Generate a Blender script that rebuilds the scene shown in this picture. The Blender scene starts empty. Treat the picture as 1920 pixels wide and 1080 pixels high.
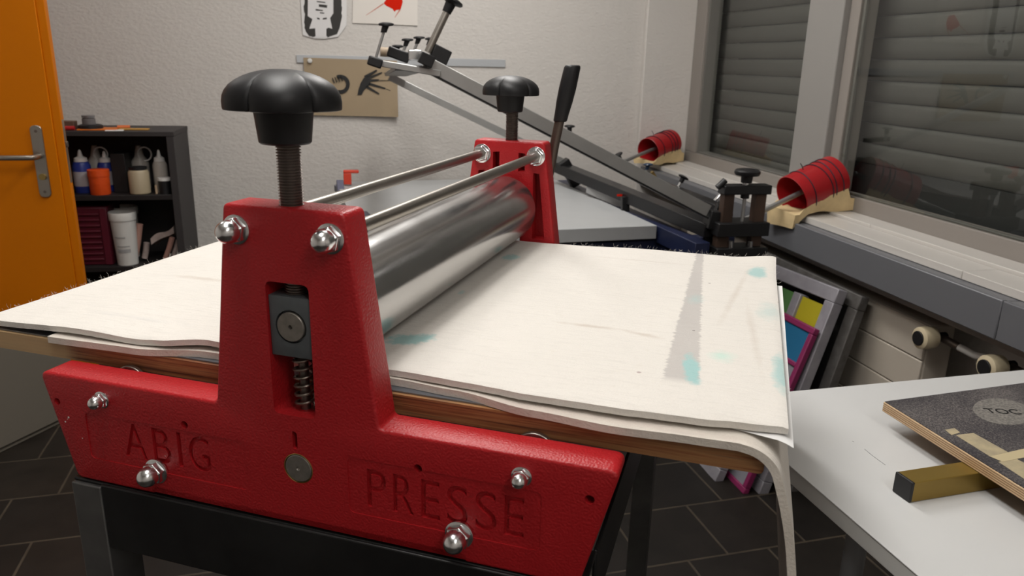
import bpy, bmesh, math, random
from mathutils import Vector, Matrix, noise
random.seed(7)
sc = bpy.context.scene
PI = math.pi

# ---------------------------------------------------------------- camera
CAM = Vector((0, 0, 1.31)); FPX = 1426.09
CR = Vector((0.97921101, -0.20156214, 0.02277057))
CU = Vector((0.03618589, 0.28403549, 0.95813069))
CF = Vector((0.19959052, 0.93738815, -0.28542439))
cd = bpy.data.cameras.new('camera'); cam = bpy.data.objects.new('camera', cd); sc.collection.objects.link(cam)
m = Matrix((CR, CU, -CF)).transposed().to_4x4(); m.translation = CAM
cam.matrix_world = m; sc.camera = cam
cd.sensor_width = 36; cd.lens = FPX * 36 / 1920; cd.clip_start = 0.02
cd.dof.use_dof = True; cd.dof.focus_distance = 0.95; cd.dof.aperture_fstop = 11
# ---------------------------------------------------------------- light
w = bpy.data.worlds.new('world'); sc.world = w; w.use_nodes = True
w.node_tree.nodes['Background'].inputs[0].default_value = (0.6, 0.62, 0.7, 1)
w.node_tree.nodes['Background'].inputs[1].default_value = 0.03
sc.view_settings.view_transform = 'Standard'; sc.view_settings.look = 'None'
sc.view_settings.exposure = 0.0; sc.view_settings.gamma = 1; sc.view_settings.use_curve_mapping = False
LAMPS = [(-0.15, 0.95), (0.45, 2.55), (-1.1, 2.6), (0.5, -0.9)]
LAMP_POW = [20, 23, 4, 11]
def area(x, y, z, sx, sy, power, col):
    l = bpy.data.lights.new('ceiling_light', 'AREA'); l.shape = 'RECTANGLE'; l.size = sx; l.size_y = sy
    l.energy = power; l.color = col
    o = bpy.data.objects.new('ceiling_light_glow', l); o.location = (x, y, z); sc.collection.objects.link(o)
    return o
for (lx, ly), pw in zip(LAMPS, LAMP_POW):
    area(lx, ly, 2.445, 0.26, 1.2, pw, (1.0, 0.97, 0.935))
    area(lx, ly, 2.535, 0.26, 1.2, pw * .5, (1.0, 0.97, 0.935)).rotation_euler = (math.pi, 0, 0)  # added up-facing light, brightens the unseen ceiling

# ---------------------------------------------------------------- placing helpers
def ray(px, py): return CF * FPX + CR * (px - 960) - CU * (py - 540)
def hit(px, py, ax, v):
    d = ray(px, py); t = (v - CAM[ax]) / d[ax]; return CAM + d * t
def ax_(px, py, v): return hit(px, py, 0, v)
def ay(px, py, v): return hit(px, py, 1, v)
def az(px, py, v): return hit(px, py, 2, v)
PRESS = Matrix.Translation((-0.06345, 0.69735, 0.85313)) @ Matrix.Rotation(math.radians(-28.945), 4, 'Z')
def V(*a): return Vector(a)

# ---------------------------------------------------------------- materials
def mat(name, col, rough=0.5, metal=0.0, bump=0.0, bscale=50, bdist=0.001, var=0.0, vscale=8, spec=0.5, stretch=None, trans=0.0, alpha=1, col2=None, coat=0, detail=4):
    mt = bpy.data.materials.new(name); mt.use_nodes = True; nt = mt.node_tree; b = nt.nodes['Principled BSDF']
    c = (*col, 1)
    b.inputs['Base Color'].default_value = c; b.inputs['Roughness'].default_value = rough
    b.inputs['Metallic'].default_value = metal; b.inputs['Specular IOR Level'].default_value = spec
    b.inputs['Coat Weight'].default_value = coat
    tc = nt.nodes.new('ShaderNodeTexCoord'); mp = nt.nodes.new('ShaderNodeMapping'); nt.links.new(tc.outputs['Object'], mp.inputs[0])
    if stretch: mp.inputs['Scale'].default_value = stretch
    if var or col2:
        n = nt.nodes.new('ShaderNodeTexNoise'); n.inputs['Scale'].default_value = vscale; n.inputs['Detail'].default_value = 6; n.inputs['Roughness'].default_value = .6
        nt.links.new(mp.outputs[0], n.inputs[0])
        r = nt.nodes.new('ShaderNodeValToRGB'); r.color_ramp.elements[0].position = .3; r.color_ramp.elements[1].position = .7
        r.color_ramp.elements[0].color = (*(x * (1 - var) for x in col), 1) if not col2 else (*col2, 1); r.color_ramp.elements[1].color = (*(min(1, x * (1 + var)) for x in col), 1)
        nt.links.new(n.outputs[0], r.inputs[0]); nt.links.new(r.outputs[0], b.inputs['Base Color'])
    if bump:
        n2 = nt.nodes.new('ShaderNodeTexNoise'); n2.inputs['Scale'].default_value = bscale; n2.inputs['Detail'].default_value = detail
        nt.links.new(mp.outputs[0], n2.inputs[0]); bp = nt.nodes.new('ShaderNodeBump'); bp.inputs['Strength'].default_value = bump; bp.inputs['Distance'].default_value = bdist
        nt.links.new(n2.outputs[0], bp.inputs['Height']); nt.links.new(bp.outputs[0], b.inputs['Normal'])
    return mt
class NT:
    """tiny node helper"""
    def __init__(s, mt): s.nt = mt.node_tree; s.b = s.nt.nodes['Principled BSDF']
    def n(s, t, **k):
        x = s.nt.nodes.new(t)
        for a, v in k.items(): setattr(x, a, v)
        return x
    def l(s, a, b): s.nt.links.new(a, b)
    def m(s, op, a, b=None, c=None, clamp=False):
        x = s.n('ShaderNodeMath', operation=op, use_clamp=clamp)
        for i, v in enumerate((a, b, c)):
            if v is None: continue
            if isinstance(v, (int, float)): x.inputs[i].default_value = v
            else: s.l(v, x.inputs[i])
        return x.outputs[0]
    def mix(s, f, a, b):
        x = s.n('ShaderNodeMix', data_type='RGBA')
        for i, v in ((0, f), (6, a), (7, b)):
            if isinstance(v, (int, float)): x.inputs[i].default_value = v
            elif isinstance(v, tuple): x.inputs[i].default_value = (*v, 1)
            else: s.l(v, x.inputs[i])
        return x.outputs[2]
    def noise(s, vec, sc_, det=4, rough=.55):
        x = s.n('ShaderNodeTexNoise'); x.inputs['Scale'].default_value = sc_; x.inputs['Detail'].default_value = det; x.inputs['Roughness'].default_value = rough
        if vec is not None: s.l(vec, x.inputs[0])
        return x.outputs[0]

M = {}
M['red'] = mat('red_powder_coat', (0.40, 0.012, 0.016), .40, bump=.45, bscale=420, bdist=.0012, spec=.40, detail=.6)
M['chrome'] = mat('bright_zinc', (0.80, 0.81, 0.82), .22, 1)
M['steel'] = mat('brushed_steel', (0.36, 0.335, 0.30), .36, 1, bump=.1, bscale=300, stretch=(1, .05, 1), var=.15)
M['block'] = mat('bearing_block', (0.11, 0.122, 0.13), .5, .3, var=.1, vscale=80)
M['axle'] = mat('axle_end', (0.24, 0.22, 0.195), .38, .6, var=.15, vscale=150)
M['screw'] = mat('screw_steel', (0.20, 0.165, 0.145), .36, .85)
M['spring'] = mat('spring_steel', (0.24, 0.20, 0.17), .4, .9)
M['knob'] = mat('black_bakelite', (0.010, 0.010, 0.011), .46, spec=.35)
M['brass'] = mat('brass_ring', (0.45, 0.33, 0.12), .4, 1)
M['black'] = mat('black_metal', (0.012, 0.012, 0.013), .4, .2)
M['blackp'] = mat('black_plastic', (0.008, 0.008, 0.009), .5)
M['stand'] = mat('raw_dark_steel', (0.05, 0.05, 0.05), .42, .7, col2=(0.015, 0.015, 0.016), vscale=5)
M['leg'] = mat('raw_leg_steel', (0.17, 0.17, 0.165), .5, .7, col2=(0.08, 0.08, 0.08), vscale=9)
M['alu'] = mat('aluminium', (0.42, 0.42, 0.41), .40, .75, var=.08)
M['alud'] = mat('dull_aluminium', (0.20, 0.20, 0.20), .45, .6)
M['slab'] = mat('grey_table_coating', (0.41, 0.42, 0.425), .45, var=.03)
M['slabe'] = mat('grey_edge', (0.22, 0.23, 0.235), .5)
M['navy'] = mat('navy_paint', (0.012, 0.018, 0.055), .4)
M['blackrail'] = mat('black_anodised', (0.02, 0.02, 0.022), .35, .5)
M['canred'] = mat('red_can_paint', (0.36, 0.010, 0.014), .35, bump=.2, bscale=60)
M['foam'] = mat('cream_foam', (0.72, 0.55, 0.30), .9, bump=.3, bscale=200, var=.12, vscale=15)
M['wire'] = mat('binding_wire', (0.06, 0.06, 0.08), .4, .8)
M['tile'] = mat('white_sill_tile', (0.60, 0.575, 0.54), .35)
M['cover'] = mat('grey_cover', (0.165, 0.17, 0.185), .42, .2)
M['framew'] = mat('window_frame_paint', (0.27, 0.245, 0.222), .5)
M['mull'] = mat('mullion_paint', (0.28, 0.27, 0.255), .5)
M['frameg'] = mat('window_seal', (0.16, 0.155, 0.14), .5)
M['shut'] = mat('shutter_slat', (0.088, 0.087, 0.078), .6)
M['rad'] = mat('radiator_enamel', (0.50, 0.45, 0.38), .45)
M['valve'] = mat('cream_plastic', (0.62, 0.53, 0.36), .4)
M['orange'] = mat('orange_door_paint', (0.60, 0.165, 0.0), .45, spec=.15)
M['handle'] = mat('handle_steel', (0.40, 0.37, 0.33), .35, 1)
M['shelf'] = mat('black_brown_board', (0.014, 0.011, 0.011), .55)
M['shelfe'] = mat('dark_grey_board', (0.032, 0.028, 0.028), .6)
M['table'] = mat('pale_grey_laminate', (0.64, 0.645, 0.64), .38, var=.02, vscale=3)
M['tedge'] = mat('table_edge', (0.62, 0.62, 0.60), .5)
M['gold'] = mat('gold_anodised', (0.30, 0.20, 0.045), .42, .65, var=.05)
M['beige'] = mat('pale_board', (0.17, 0.15, 0.12), .6)
M['paper'] = mat('white_paper', (0.80, 0.80, 0.79), .8)
M['ceil'] = mat('ceiling_paint', (0.78, 0.76, 0.73), .9)
M['zinc'] = mat('zinc_plate', (0.22, 0.24, 0.27), .35, .8)
M['white'] = mat('white_plastic', (0.66, 0.65, 0.62), .45)
M['greyp'] = mat('grey_card', (0.35, 0.35, 0.35), .7)

def wall_mat():
    mt = mat('plaster', (0.62, 0.59, 0.555), .85); q = NT(mt)
    tc = q.n('ShaderNodeTexCoord'); mp = q.n('ShaderNodeMapping'); mp.inputs['Scale'].default_value = (1, 1, 1.6); mp.inputs['Rotation'].default_value = (0, .5, 0)
    q.l(tc.outputs['Object'], mp.inputs[0])
    n = q.noise(mp.outputs[0], 55, 5, .6); n2 = q.noise(mp.outputs[0], 16, 3)
    h = q.m('ADD', n, q.m('MULTIPLY', n2, .5)); bp = q.n('ShaderNodeBump'); bp.inputs['Strength'].default_value = .7; bp.inputs['Distance'].default_value = .0048
    q.l(h, bp.inputs['Height']); q.l(bp.outputs[0], q.b.inputs['Normal']); return mt
M['wall'] = wall_mat()

def floor_mat():
    mt = mat('slate_tile', (0.02, 0.018, 0.016), .5, spec=.3); q = NT(mt)
    tc = q.n('ShaderNodeTexCoord'); mp = q.n('ShaderNodeMapping'); q.l(tc.outputs['Object'], mp.inputs[0])
    mp.inputs['Rotation'].default_value = (0, 0, math.radians(-3.5)); mp.inputs['Location'].default_value = (0.075, -0.062 + .06, 0)
    br = q.n('ShaderNodeTexBrick'); q.l(mp.outputs[0], br.inputs[0])
    br.inputs['Scale'].default_value = 1; br.inputs['Brick Width'].default_value = .25; br.inputs['Row Height'].default_value = .25
    br.inputs['Mortar Size'].default_value = .004; br.inputs['Mortar Smooth'].default_value = .3; br.offset = .5
    br.inputs['Color1'].default_value = (0.011, 0.009, 0.0075, 1); br.inputs['Color2'].default_value = (0.018, 0.0135, 0.010, 1); br.inputs['Mortar'].default_value = (0.06, 0.047, 0.033, 1)
    n = q.noise(mp.outputs[0], 9, 8, .65)
    f = q.m('MULTIPLY_ADD', n, 1.6, .2)
    mx = q.n('ShaderNodeMix', data_type='RGBA', blend_type='MULTIPLY'); mx.inputs[0].default_value = 1
    q.l(br.outputs['Color'], mx.inputs[6]); q.l(f, mx.inputs[7])
    q.l(mx.outputs[2], q.b.inputs['Base Color'])
    bp = q.n('ShaderNodeBump'); bp.inputs['Strength'].default_value = .4; bp.inputs['Distance'].default_value = .003
    h = q.m('SUBTRACT', q.m('MULTIPLY', n, .6), br.outputs['Fac']); q.l(h, bp.inputs['Height']); q.l(bp.outputs[0], q.b.inputs['Normal'])
    return mt
M['floor'] = floor_mat()

def felt_mat(name, base, stains):
    mt = mat(name, base, .95, spec=.1); q = NT(mt)
    tc = q.n('ShaderNodeTexCoord'); o = tc.outputs['Object']
    sx = q.n('ShaderNodeSeparateXYZ'); q.l(o, sx.inputs[0]); X, Y = sx.outputs[0], sx.outputs[1]
    big = q.noise(o, 7, 5); fine = q.noise(o, 420, 3)
    mp = q.n('ShaderNodeMapping'); mp.inputs['Scale'].default_value = (30, 230, 30); q.l(o, mp.inputs[0]); st = q.noise(mp.outputs[0], 1.0, 4)
    col = q.mix(q.m('MULTIPLY', q.m('SUBTRACT', big, .35), 1.6, clamp=True), tuple(b * .93 for b in base), base)
    col = q.mix(q.m('MULTIPLY', q.m('SUBTRACT', st, .52), 3.0, clamp=True), col, tuple(b * .84 for b in base))
    col = q.mix(q.m('MULTIPLY', q.m('SUBTRACT', q.noise(o, 800, 2), .5), 2.2, clamp=True), col, tuple(b * .80 for b in base))
    col = q.mix(q.m('MULTIPLY', q.m('SUBTRACT', q.noise(o, 70, 6, .75), .58), 3.0, clamp=True), col, (base[0]*.82, base[1]*.80, base[2]*.76))
    edge = q.noise(o, 60, 5, .7); edge2 = q.noise(o, 25, 3)
    for st_ in stains:
        if st_ == 'band':
            stx = q.n('ShaderNodeMapping'); stx.inputs['Scale'].default_value = (20, 260, 20); q.l(o, stx.inputs[0]); sn = q.noise(stx.outputs[0], 1, 4, .7)
            xc = q.m('MULTIPLY_ADD', Y, -.0349, .3565); w_ = q.m('MULTIPLY_ADD', Y, -.022, .0215)
            xd = q.m('ABSOLUTE', q.m('SUBTRACT', q.m('ADD', X, q.m('MULTIPLY', q.m('SUBTRACT', sn, .5), .016)), xc))
            f = q.m('MULTIPLY', q.m('SUBTRACT', w_, xd), 450, clamp=True)
            ends = q.m('MULTIPLY', q.m('MULTIPLY', q.m('SUBTRACT', Y, .125), 60, clamp=True), q.m('MULTIPLY', q.m('SUBTRACT', .70, Y), 60, clamp=True))
            f = q.m('MULTIPLY', q.m('MULTIPLY', f, ends), q.m('MULTIPLY_ADD', big, .5, .36)); col = q.mix(f, col, (0.37, 0.345, 0.335)); continue
        (cx, cy, rx, ry, rot, c, strength, soft) = st_
        dx = q.m('SUBTRACT', X, cx); dy = q.m('SUBTRACT', Y, cy); a = math.radians(rot)
        u = q.m('ADD', q.m('MULTIPLY', dx, math.cos(a) / rx), q.m('MULTIPLY', dy, math.sin(a) / rx))
        v = q.m('ADD', q.m('MULTIPLY', dx, -math.sin(a) / ry), q.m('MULTIPLY', dy, math.cos(a) / ry))
        r = q.m('SQRT', q.m('ADD', q.m('MULTIPLY', u, u), q.m('MULTIPLY', v, v)))
        r = q.m('ADD', r, q.m('MULTIPLY', q.m('SUBTRACT', edge, .5), 1.3))
        r = q.m('ADD', r, q.m('MULTIPLY', q.m('SUBTRACT', edge2, .5), .8))
        f = q.m('MULTIPLY', q.m('DIVIDE', q.m('SUBTRACT', 1.0, r), soft, clamp=True), strength)
        col = q.mix(f, col, c)
    # small dark specks
    vo = q.n('ShaderNodeTexVoronoi'); vo.inputs['Scale'].default_value = 22; q.l(o, vo.inputs[0])
    sp = q.m('LESS_THAN', vo.outputs['Distance'], .045); sc2 = q.n('ShaderNodeSeparateColor'); q.l(vo.outputs['Color'], sc2.inputs[0])
    sp = q.m('MULTIPLY', sp, q.m('GREATER_THAN', sc2.outputs[0], .72)); col = q.mix(q.m('MULTIPLY', sp, .7), col, (.12, .10, .09))
    q.l(col, q.b.inputs['Base Color'])
    h = q.m('ADD', q.m('MULTIPLY', fine, .5), st); bp = q.n('ShaderNodeBump'); bp.inputs['Strength'].default_value = .7; bp.inputs['Distance'].default_value = .0016
    q.l(h, bp.inputs['Height']); q.l(bp.outputs[0], q.b.inputs['Normal'])
    q.b.inputs['Sheen Weight'].default_value = .25; q.b.inputs['Sheen Roughness'].default_value = .6
    return mt
TEAL = (0.30, 0.53, 0.52); GRY = (0.40, 0.37, 0.36); BRN = (0.46, 0.38, 0.31)
FB = (0.76, 0.725, 0.67)
M['felt'] = felt_mat('cream_felt', FB, [
    (.054, .150, .030, .020, 25, TEAL, .9, .35), (.047, .545, .017, .022, 0, TEAL, .8, .4), (.043, .337, .006, .012, 0, TEAL, .5, .6),
    (.424, .592, .016, .034, 0, TEAL, .8, .5), (.449, .19, .012, .062, 0, TEAL, .75, .6), (.388, .215, .016, .022, 0, (0.42, .70, .60), .55, 1.0),
    'band',
    (.360, .168, .010, .045, 8, TEAL, .9, .4), (.345, .42, .013, .03, 0, TEAL, .4, .9), (.44, .40, .02, .05, 0, TEAL, .35, .8),
    (.235, .263, .055, .006, 0, BRN, .5, .8), (.30, .255, .03, .006, -12, BRN, .45, .8), (-.31, .262, .055, .008, -3, BRN, .4, .8),
    (.395, .46, .006, .17, -6, BRN, .35, 1.0), (.42, .30, .006, .16, 4, BRN, .3, 1.0), (.31, .14, .0028, .003, 0, (.3, .2, .2), .7, .5),
    (.25, .60, .11, .004, 2, BRN, .25, .8), (-.27, .10, .08, .010, 0, (.5, .5, .5), .25, 1.0)])
M['felt2'] = felt_mat('lower_felt', (0.70, 0.645, 0.57), [(.0, .05, .5, .01, 0, (.5, .36, .33), .35, .8)])

def wood_edge(name, cols, zs, zperiod, dark=(.2, .1, .05), use_x=True):
    """side of a board with layers running along its length"""
    mt = mat(name, cols[0], .55); q = NT(mt); tc = q.n('ShaderNodeTexCoord'); o = tc.outputs['Object']
    mp = q.n('ShaderNodeMapping'); mp.inputs['Scale'].default_value = zs; q.l(o, mp.inputs[0]); n = q.noise(mp.outputs[0], 1, 6, .6)
    r = q.n('ShaderNodeValToRGB'); e = r.color_ramp.elements; e[0].position = .32; e[0].color = (*cols[0], 1); e[1].position = .68; e[1].color = (*cols[-1], 1)
    for i, c in enumerate(cols[1:-1]):
        x = e.new(.32 + .36 * (i + 1) / (len(cols) - 1)); x.color = (*c, 1)
    q.l(n, r.inputs[0]); col = r.outputs[0]
    if zperiod:
        sx = q.n('ShaderNodeSeparateXYZ'); q.l(o, sx.inputs[0]); z = q.m('ADD', sx.outputs[2], q.m('MULTIPLY', n, .0008))
        fr = q.m('FRACT', q.m('DIVIDE', z, zperiod)); f = q.m('LESS_THAN', fr, .45); col = q.mix(q.m('MULTIPLY', f, .75), col, dark)
    q.l(col, q.b.inputs['Base Color']); return mt
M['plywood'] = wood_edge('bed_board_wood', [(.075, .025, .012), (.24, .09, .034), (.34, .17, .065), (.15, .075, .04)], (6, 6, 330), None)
def pale_end(mt):  # left end is paler wood; the darker rest is partly painted shade
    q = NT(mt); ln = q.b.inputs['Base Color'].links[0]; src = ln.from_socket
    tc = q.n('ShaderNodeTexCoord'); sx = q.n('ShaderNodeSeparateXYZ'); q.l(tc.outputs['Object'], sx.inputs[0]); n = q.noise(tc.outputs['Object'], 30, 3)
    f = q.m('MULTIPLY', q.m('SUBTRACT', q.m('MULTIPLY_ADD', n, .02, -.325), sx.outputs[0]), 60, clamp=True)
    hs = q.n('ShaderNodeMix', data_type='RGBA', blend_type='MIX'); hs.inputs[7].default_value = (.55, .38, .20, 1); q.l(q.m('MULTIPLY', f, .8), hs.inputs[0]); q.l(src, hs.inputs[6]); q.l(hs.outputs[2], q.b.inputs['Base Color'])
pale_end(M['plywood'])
M['ply'] = wood_edge('plywood_edge', [(.52, .34, .18), (.70, .52, .32)], (25, 25, 300), .0034, dark=(.17, .08, .04))

def worn_black():
    mt = mat('worn_black_board_face', (.035, .032, .04), .6); q = NT(mt); tc = q.n('ShaderNodeTexCoord'); o = tc.outputs['Object']
    n = q.noise(o, 350, 6, .8); n2 = q.noise(o, 7, 4)
    f = q.m('MULTIPLY', q.m('SUBTRACT', q.m('ADD', n, q.m('MULTIPLY', n2, .35)), .64), 5, clamp=True)
    col = q.mix(f, (.030, .027, .033), (.20, .18, .17)); q.l(col, q.b.inputs['Base Color']); return mt
M['worn'] = worn_black()
M['tape'] = mat('old_masking_tape', (.50, .42, .26), .7, col2=(.34, .29, .20), vscale=45)
M['scuff'] = mat('scuffed_logo', (.30, .28, .25), .7, col2=(.10, .095, .09), vscale=260)

def roller_mat():
    mt = mat('polished_roller', (0.50, 0.49, 0.48), .2, .93); q = NT(mt); tc = q.n('ShaderNodeTexCoord')
    mp = q.n('ShaderNodeMapping'); mp.inputs['Scale'].default_value = (90, 3, 90); q.l(tc.outputs['Object'], mp.inputs[0]); n = q.noise(mp.outputs[0], 1, 5, .6)
    n2 = q.noise(tc.outputs['Object'], 14, 4)
    q.l(q.m('MULTIPLY_ADD', n, .18, q.m('MULTIPLY_ADD', n2, .16, .03)), q.b.inputs['Roughness'])
    q.l(q.mix(n, (.40, .397, .393), (.54, .535, .53)), q.b.inputs['Base Color'])
    q.b.inputs['Anisotropic'].default_value = .0
    return mt
M['roller'] = roller_mat()

def glass_mat():
    mt = bpy.data.materials.new('window_glass'); mt.use_nodes = True; nt = mt.node_tree; nt.nodes.clear()
    o = nt.nodes.new('ShaderNodeOutputMaterial'); mx = nt.nodes.new('ShaderNodeMixShader'); t = nt.nodes.new('ShaderNodeBsdfTransparent'); g = nt.nodes.new('ShaderNodeBsdfGlossy')
    g.inputs['Roughness'].default_value = 0.0; t.inputs[0].default_value = (.95, .96, .95, 1)
    fr = nt.nodes.new('ShaderNodeFresnel'); fr.inputs[0].default_value = 1.62
    ge = nt.nodes.new('ShaderNodeNewGeometry'); ma = nt.nodes.new('ShaderNodeMath'); ma.operation = 'MULTIPLY'; mb = nt.nodes.new('ShaderNodeMath'); mb.operation = 'SUBTRACT'; mb.inputs[0].default_value = 1
    nt.links.new(ge.outputs['Backfacing'], mb.inputs[1]); nt.links.new(mb.outputs[0], ma.inputs[0]); nt.links.new(fr.outputs[0], ma.inputs[1])
    nt.links.new(ma.outputs[0], mx.inputs[0]); nt.links.new(t.outputs[0], mx.inputs[1]); nt.links.new(g.outputs[0], mx.inputs[2]); nt.links.new(mx.outputs[0], o.inputs[0])
    return mt
M['glass'] = glass_mat()

# ---------------------------------------------------------------- mesh helpers
def link(o): sc.collection.objects.link(o)
def rootmat(o):
    m = Matrix.Identity(4)
    while o is not None: m = o.matrix_basis @ m; o = o.parent
    return m
class B:
    """collects geometry in world (or press) coordinates and links it as one object"""
    def __init__(s): s.bm = bmesh.new()
    def box(s, lo, hi, mtx=None):
        x0, y0, z0 = lo; x1, y1, z1 = hi
        v = [s.bm.verts.new(p) for p in [(x0,y0,z0),(x1,y0,z0),(x1,y1,z0),(x0,y1,z0),(x0,y0,z1),(x1,y0,z1),(x1,y1,z1),(x0,y1,z1)]]
        if mtx is not None:
            for a in v: a.co = mtx @ a.co
        for f in [(3,2,1,0),(4,5,6,7),(0,1,5,4),(1,2,6,5),(2,3,7,6),(3,0,4,7)]: s.bm.faces.new([v[i] for i in f])
        return s
    def bar(s, a, b, wd, ht, up=V(0,0,1)):
        """box along a->b, width wd across, height ht along up"""
        a = Vector(a); b = Vector(b); d = (b - a); L = d.length; d.normalize(); sd = d.cross(up).normalized(); u = sd.cross(d)
        mtx = Matrix((d, sd, u)).transposed().to_4x4(); mtx.translation = a
        return s.box((0, -wd/2, -ht/2), (L, wd/2, ht/2), mtx)
    def ring(s, c, u, v, r, n): return [s.bm.verts.new(c + u * (r * math.cos(2*PI*i/n)) + v * (r * math.sin(2*PI*i/n))) for i in range(n)]
    def lathe(s, a, d, prof, n=32, rfun=None, phase=0):
        """revolve profile [(h, r)] about axis a + h d"""
        a = Vector(a); d = Vector(d).normalized(); t = V(0,0,1) if abs(d.z) < .9 else V(1,0,0)
        u = d.cross(t).normalized(); v = d.cross(u); prev = None
        if abs(d.z) > .9: u, v = V(1,0,0), V(0,1,0) if d.z > 0 else V(0,-1,0)
        for h, r in prof:
            c = a + d * h
            if r <= 1e-7: cur = [s.bm.verts.new(c)]
            else: cur = [s.bm.verts.new(c + (u * math.cos(2*PI*i/n+phase) + v * math.sin(2*PI*i/n+phase)) * (r * (rfun(2*PI*i/n) if rfun and r > 0 else 1))) for i in range(n)]
            if prev:
                if len(prev) == 1 and len(cur) > 1:
                    for i in range(n): s.bm.faces.new((prev[0], cur[(i+1)%n], cur[i]))
                elif len(cur) == 1 and len(prev) > 1:
                    for i in range(n): s.bm.faces.new((prev[i], prev[(i+1)%n], cur[0]))
                elif len(cur) > 1:
                    for i in range(n): s.bm.faces.new((prev[i], prev[(i+1)%n], cur[(i+1)%n], cur[i]))
            prev = cur
        return s
    def cyl(s, a, b, r, n=24, r2=None):
        a = Vector(a); b = Vector(b); r2 = r if r2 is None else r2
        return s.lathe(a, b - a, [(0, 0), (0, r), ((b-a).length, r2), ((b-a).length, 0)], n)
    def tube(s, pts, r, n=8, closed_ends=True, radii=None):
        pts = [Vector(p) for p in pts]; prev = None; u = None
        for i, p in enumerate(pts):
            d = (pts[min(i+1, len(pts)-1)] - pts[max(i-1, 0)]).normalized()
            if u is None:
                t = V(0,0,1) if abs(d.z) < .9 else V(1,0,0); u = d.cross(t).normalized()
            u = (u - d * u.dot(d)).normalized(); v = d.cross(u)
            cur = s.ring(p, u, v, radii[i] if radii else r, n)
            if prev:
                for k in range(n): s.bm.faces.new((prev[k], prev[(k+1)%n], cur[(k+1)%n], cur[k]))
            elif closed_ends: s.bm.faces.new(list(reversed(cur)))
            prev = cur
        if closed_ends: s.bm.faces.new(prev)
        return s
    def prism(s, pts, ext):
        """polygon (3d points) extruded by vector"""
        ext = Vector(ext); a = [s.bm.verts.new(p) for p in pts]; b = [s.bm.verts.new(Vector(p) + ext) for p in pts]; n = len(a)
        s.bm.faces.new(a); s.bm.faces.new(list(reversed(b)))
        for i in range(n): s.bm.faces.new((a[(i+1)%n], a[i], b[i], b[(i+1)%n]))
        return s
    def grid(s, nx, ny, top, bot):
        """solid slab from two height functions f(i/nx, j/ny)->point"""
        T = [[s.bm.verts.new(top(i/nx, j/ny)) for j in range(ny+1)] for i in range(nx+1)]
        L = [[s.bm.verts.new(bot(i/nx, j/ny)) for j in range(ny+1)] for i in range(nx+1)]
        for i in range(nx):
            for j in range(ny):
                s.bm.faces.new((T[i][j], T[i+1][j], T[i+1][j+1], T[i][j+1])); s.bm.faces.new((L[i][j], L[i][j+1], L[i+1][j+1], L[i+1][j]))
            s.bm.faces.new((T[i+1][0], T[i][0], L[i][0], L[i+1][0])); s.bm.faces.new((T[i][ny], T[i+1][ny], L[i+1][ny], L[i][ny]))
        for j in range(ny):
            s.bm.faces.new((T[0][j], T[0][j+1], L[0][j+1], L[0][j])); s.bm.faces.new((T[nx][j+1], T[nx][j], L[nx][j], L[nx][j+1]))
        return s
    def build(s, name, mt, parent=None, bevel=0, seg=2, angle=35, press=False, smooth=True):
        bm = s.bm; bmesh.ops.recalc_face_normals(bm, faces=bm.faces)
        if press and parent is None:
            base = PRESS.copy()
        elif parent is not None:
            base = Matrix.Identity(4)
            if not press: bm.transform(rootmat(parent).inverted())
        else:
            lo = Vector([min(v.co[i] for v in bm.verts) for i in range(3)]); hi = Vector([max(v.co[i] for v in bm.verts) for i in range(3)])
            c = V((lo.x+hi.x)/2, (lo.y+hi.y)/2, lo.z); base = Matrix.Translation(c); bm.transform(base.inverted())
        me = bpy.data.meshes.new(name); bm.to_mesh(me); bm.free()
        if smooth:
            me.polygons.foreach_set('use_smooth', [True] * len(me.polygons)); me.set_sharp_from_angle(angle=math.radians(angle))
        me.materials.append(M[mt] if isinstance(mt, str) else mt)
        o = bpy.data.objects.new(name, me); link(o); o.parent = parent; o.matrix_basis = base
        if bevel:
            b = o.modifiers.new('bevel', 'BEVEL'); b.width = bevel; b.segments = seg; b.limit_method = 'ANGLE'; b.angle_limit = math.radians(40); b.harden_normals = False
        return o
def tag(o, label=None, cat=None, group=None, kind=None):
    if label: o['label'] = label
    if cat: o['category'] = cat
    if group: o['group'] = group
    if kind: o['kind'] = kind
    return o
def thing(name, label, cat, loc=(0,0,0), rz=0, group=None, mtx=None):
    o = bpy.data.objects.new(name, None); link(o); o.empty_display_size = .05
    o.matrix_basis = mtx.copy() if mtx is not None else Matrix.Translation(loc) @ Matrix.Rotation(rz, 4, 'Z')
    return tag(o, label, cat, group)
def struct(o): o['kind'] = 'structure'; return o
def sempty(name, loc):
    o = bpy.data.objects.new(name, None); link(o); o.location = loc; o['kind'] = 'structure'; o.empty_display_size = .05
    o.matrix_basis = Matrix.Translation(loc); return o
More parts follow.
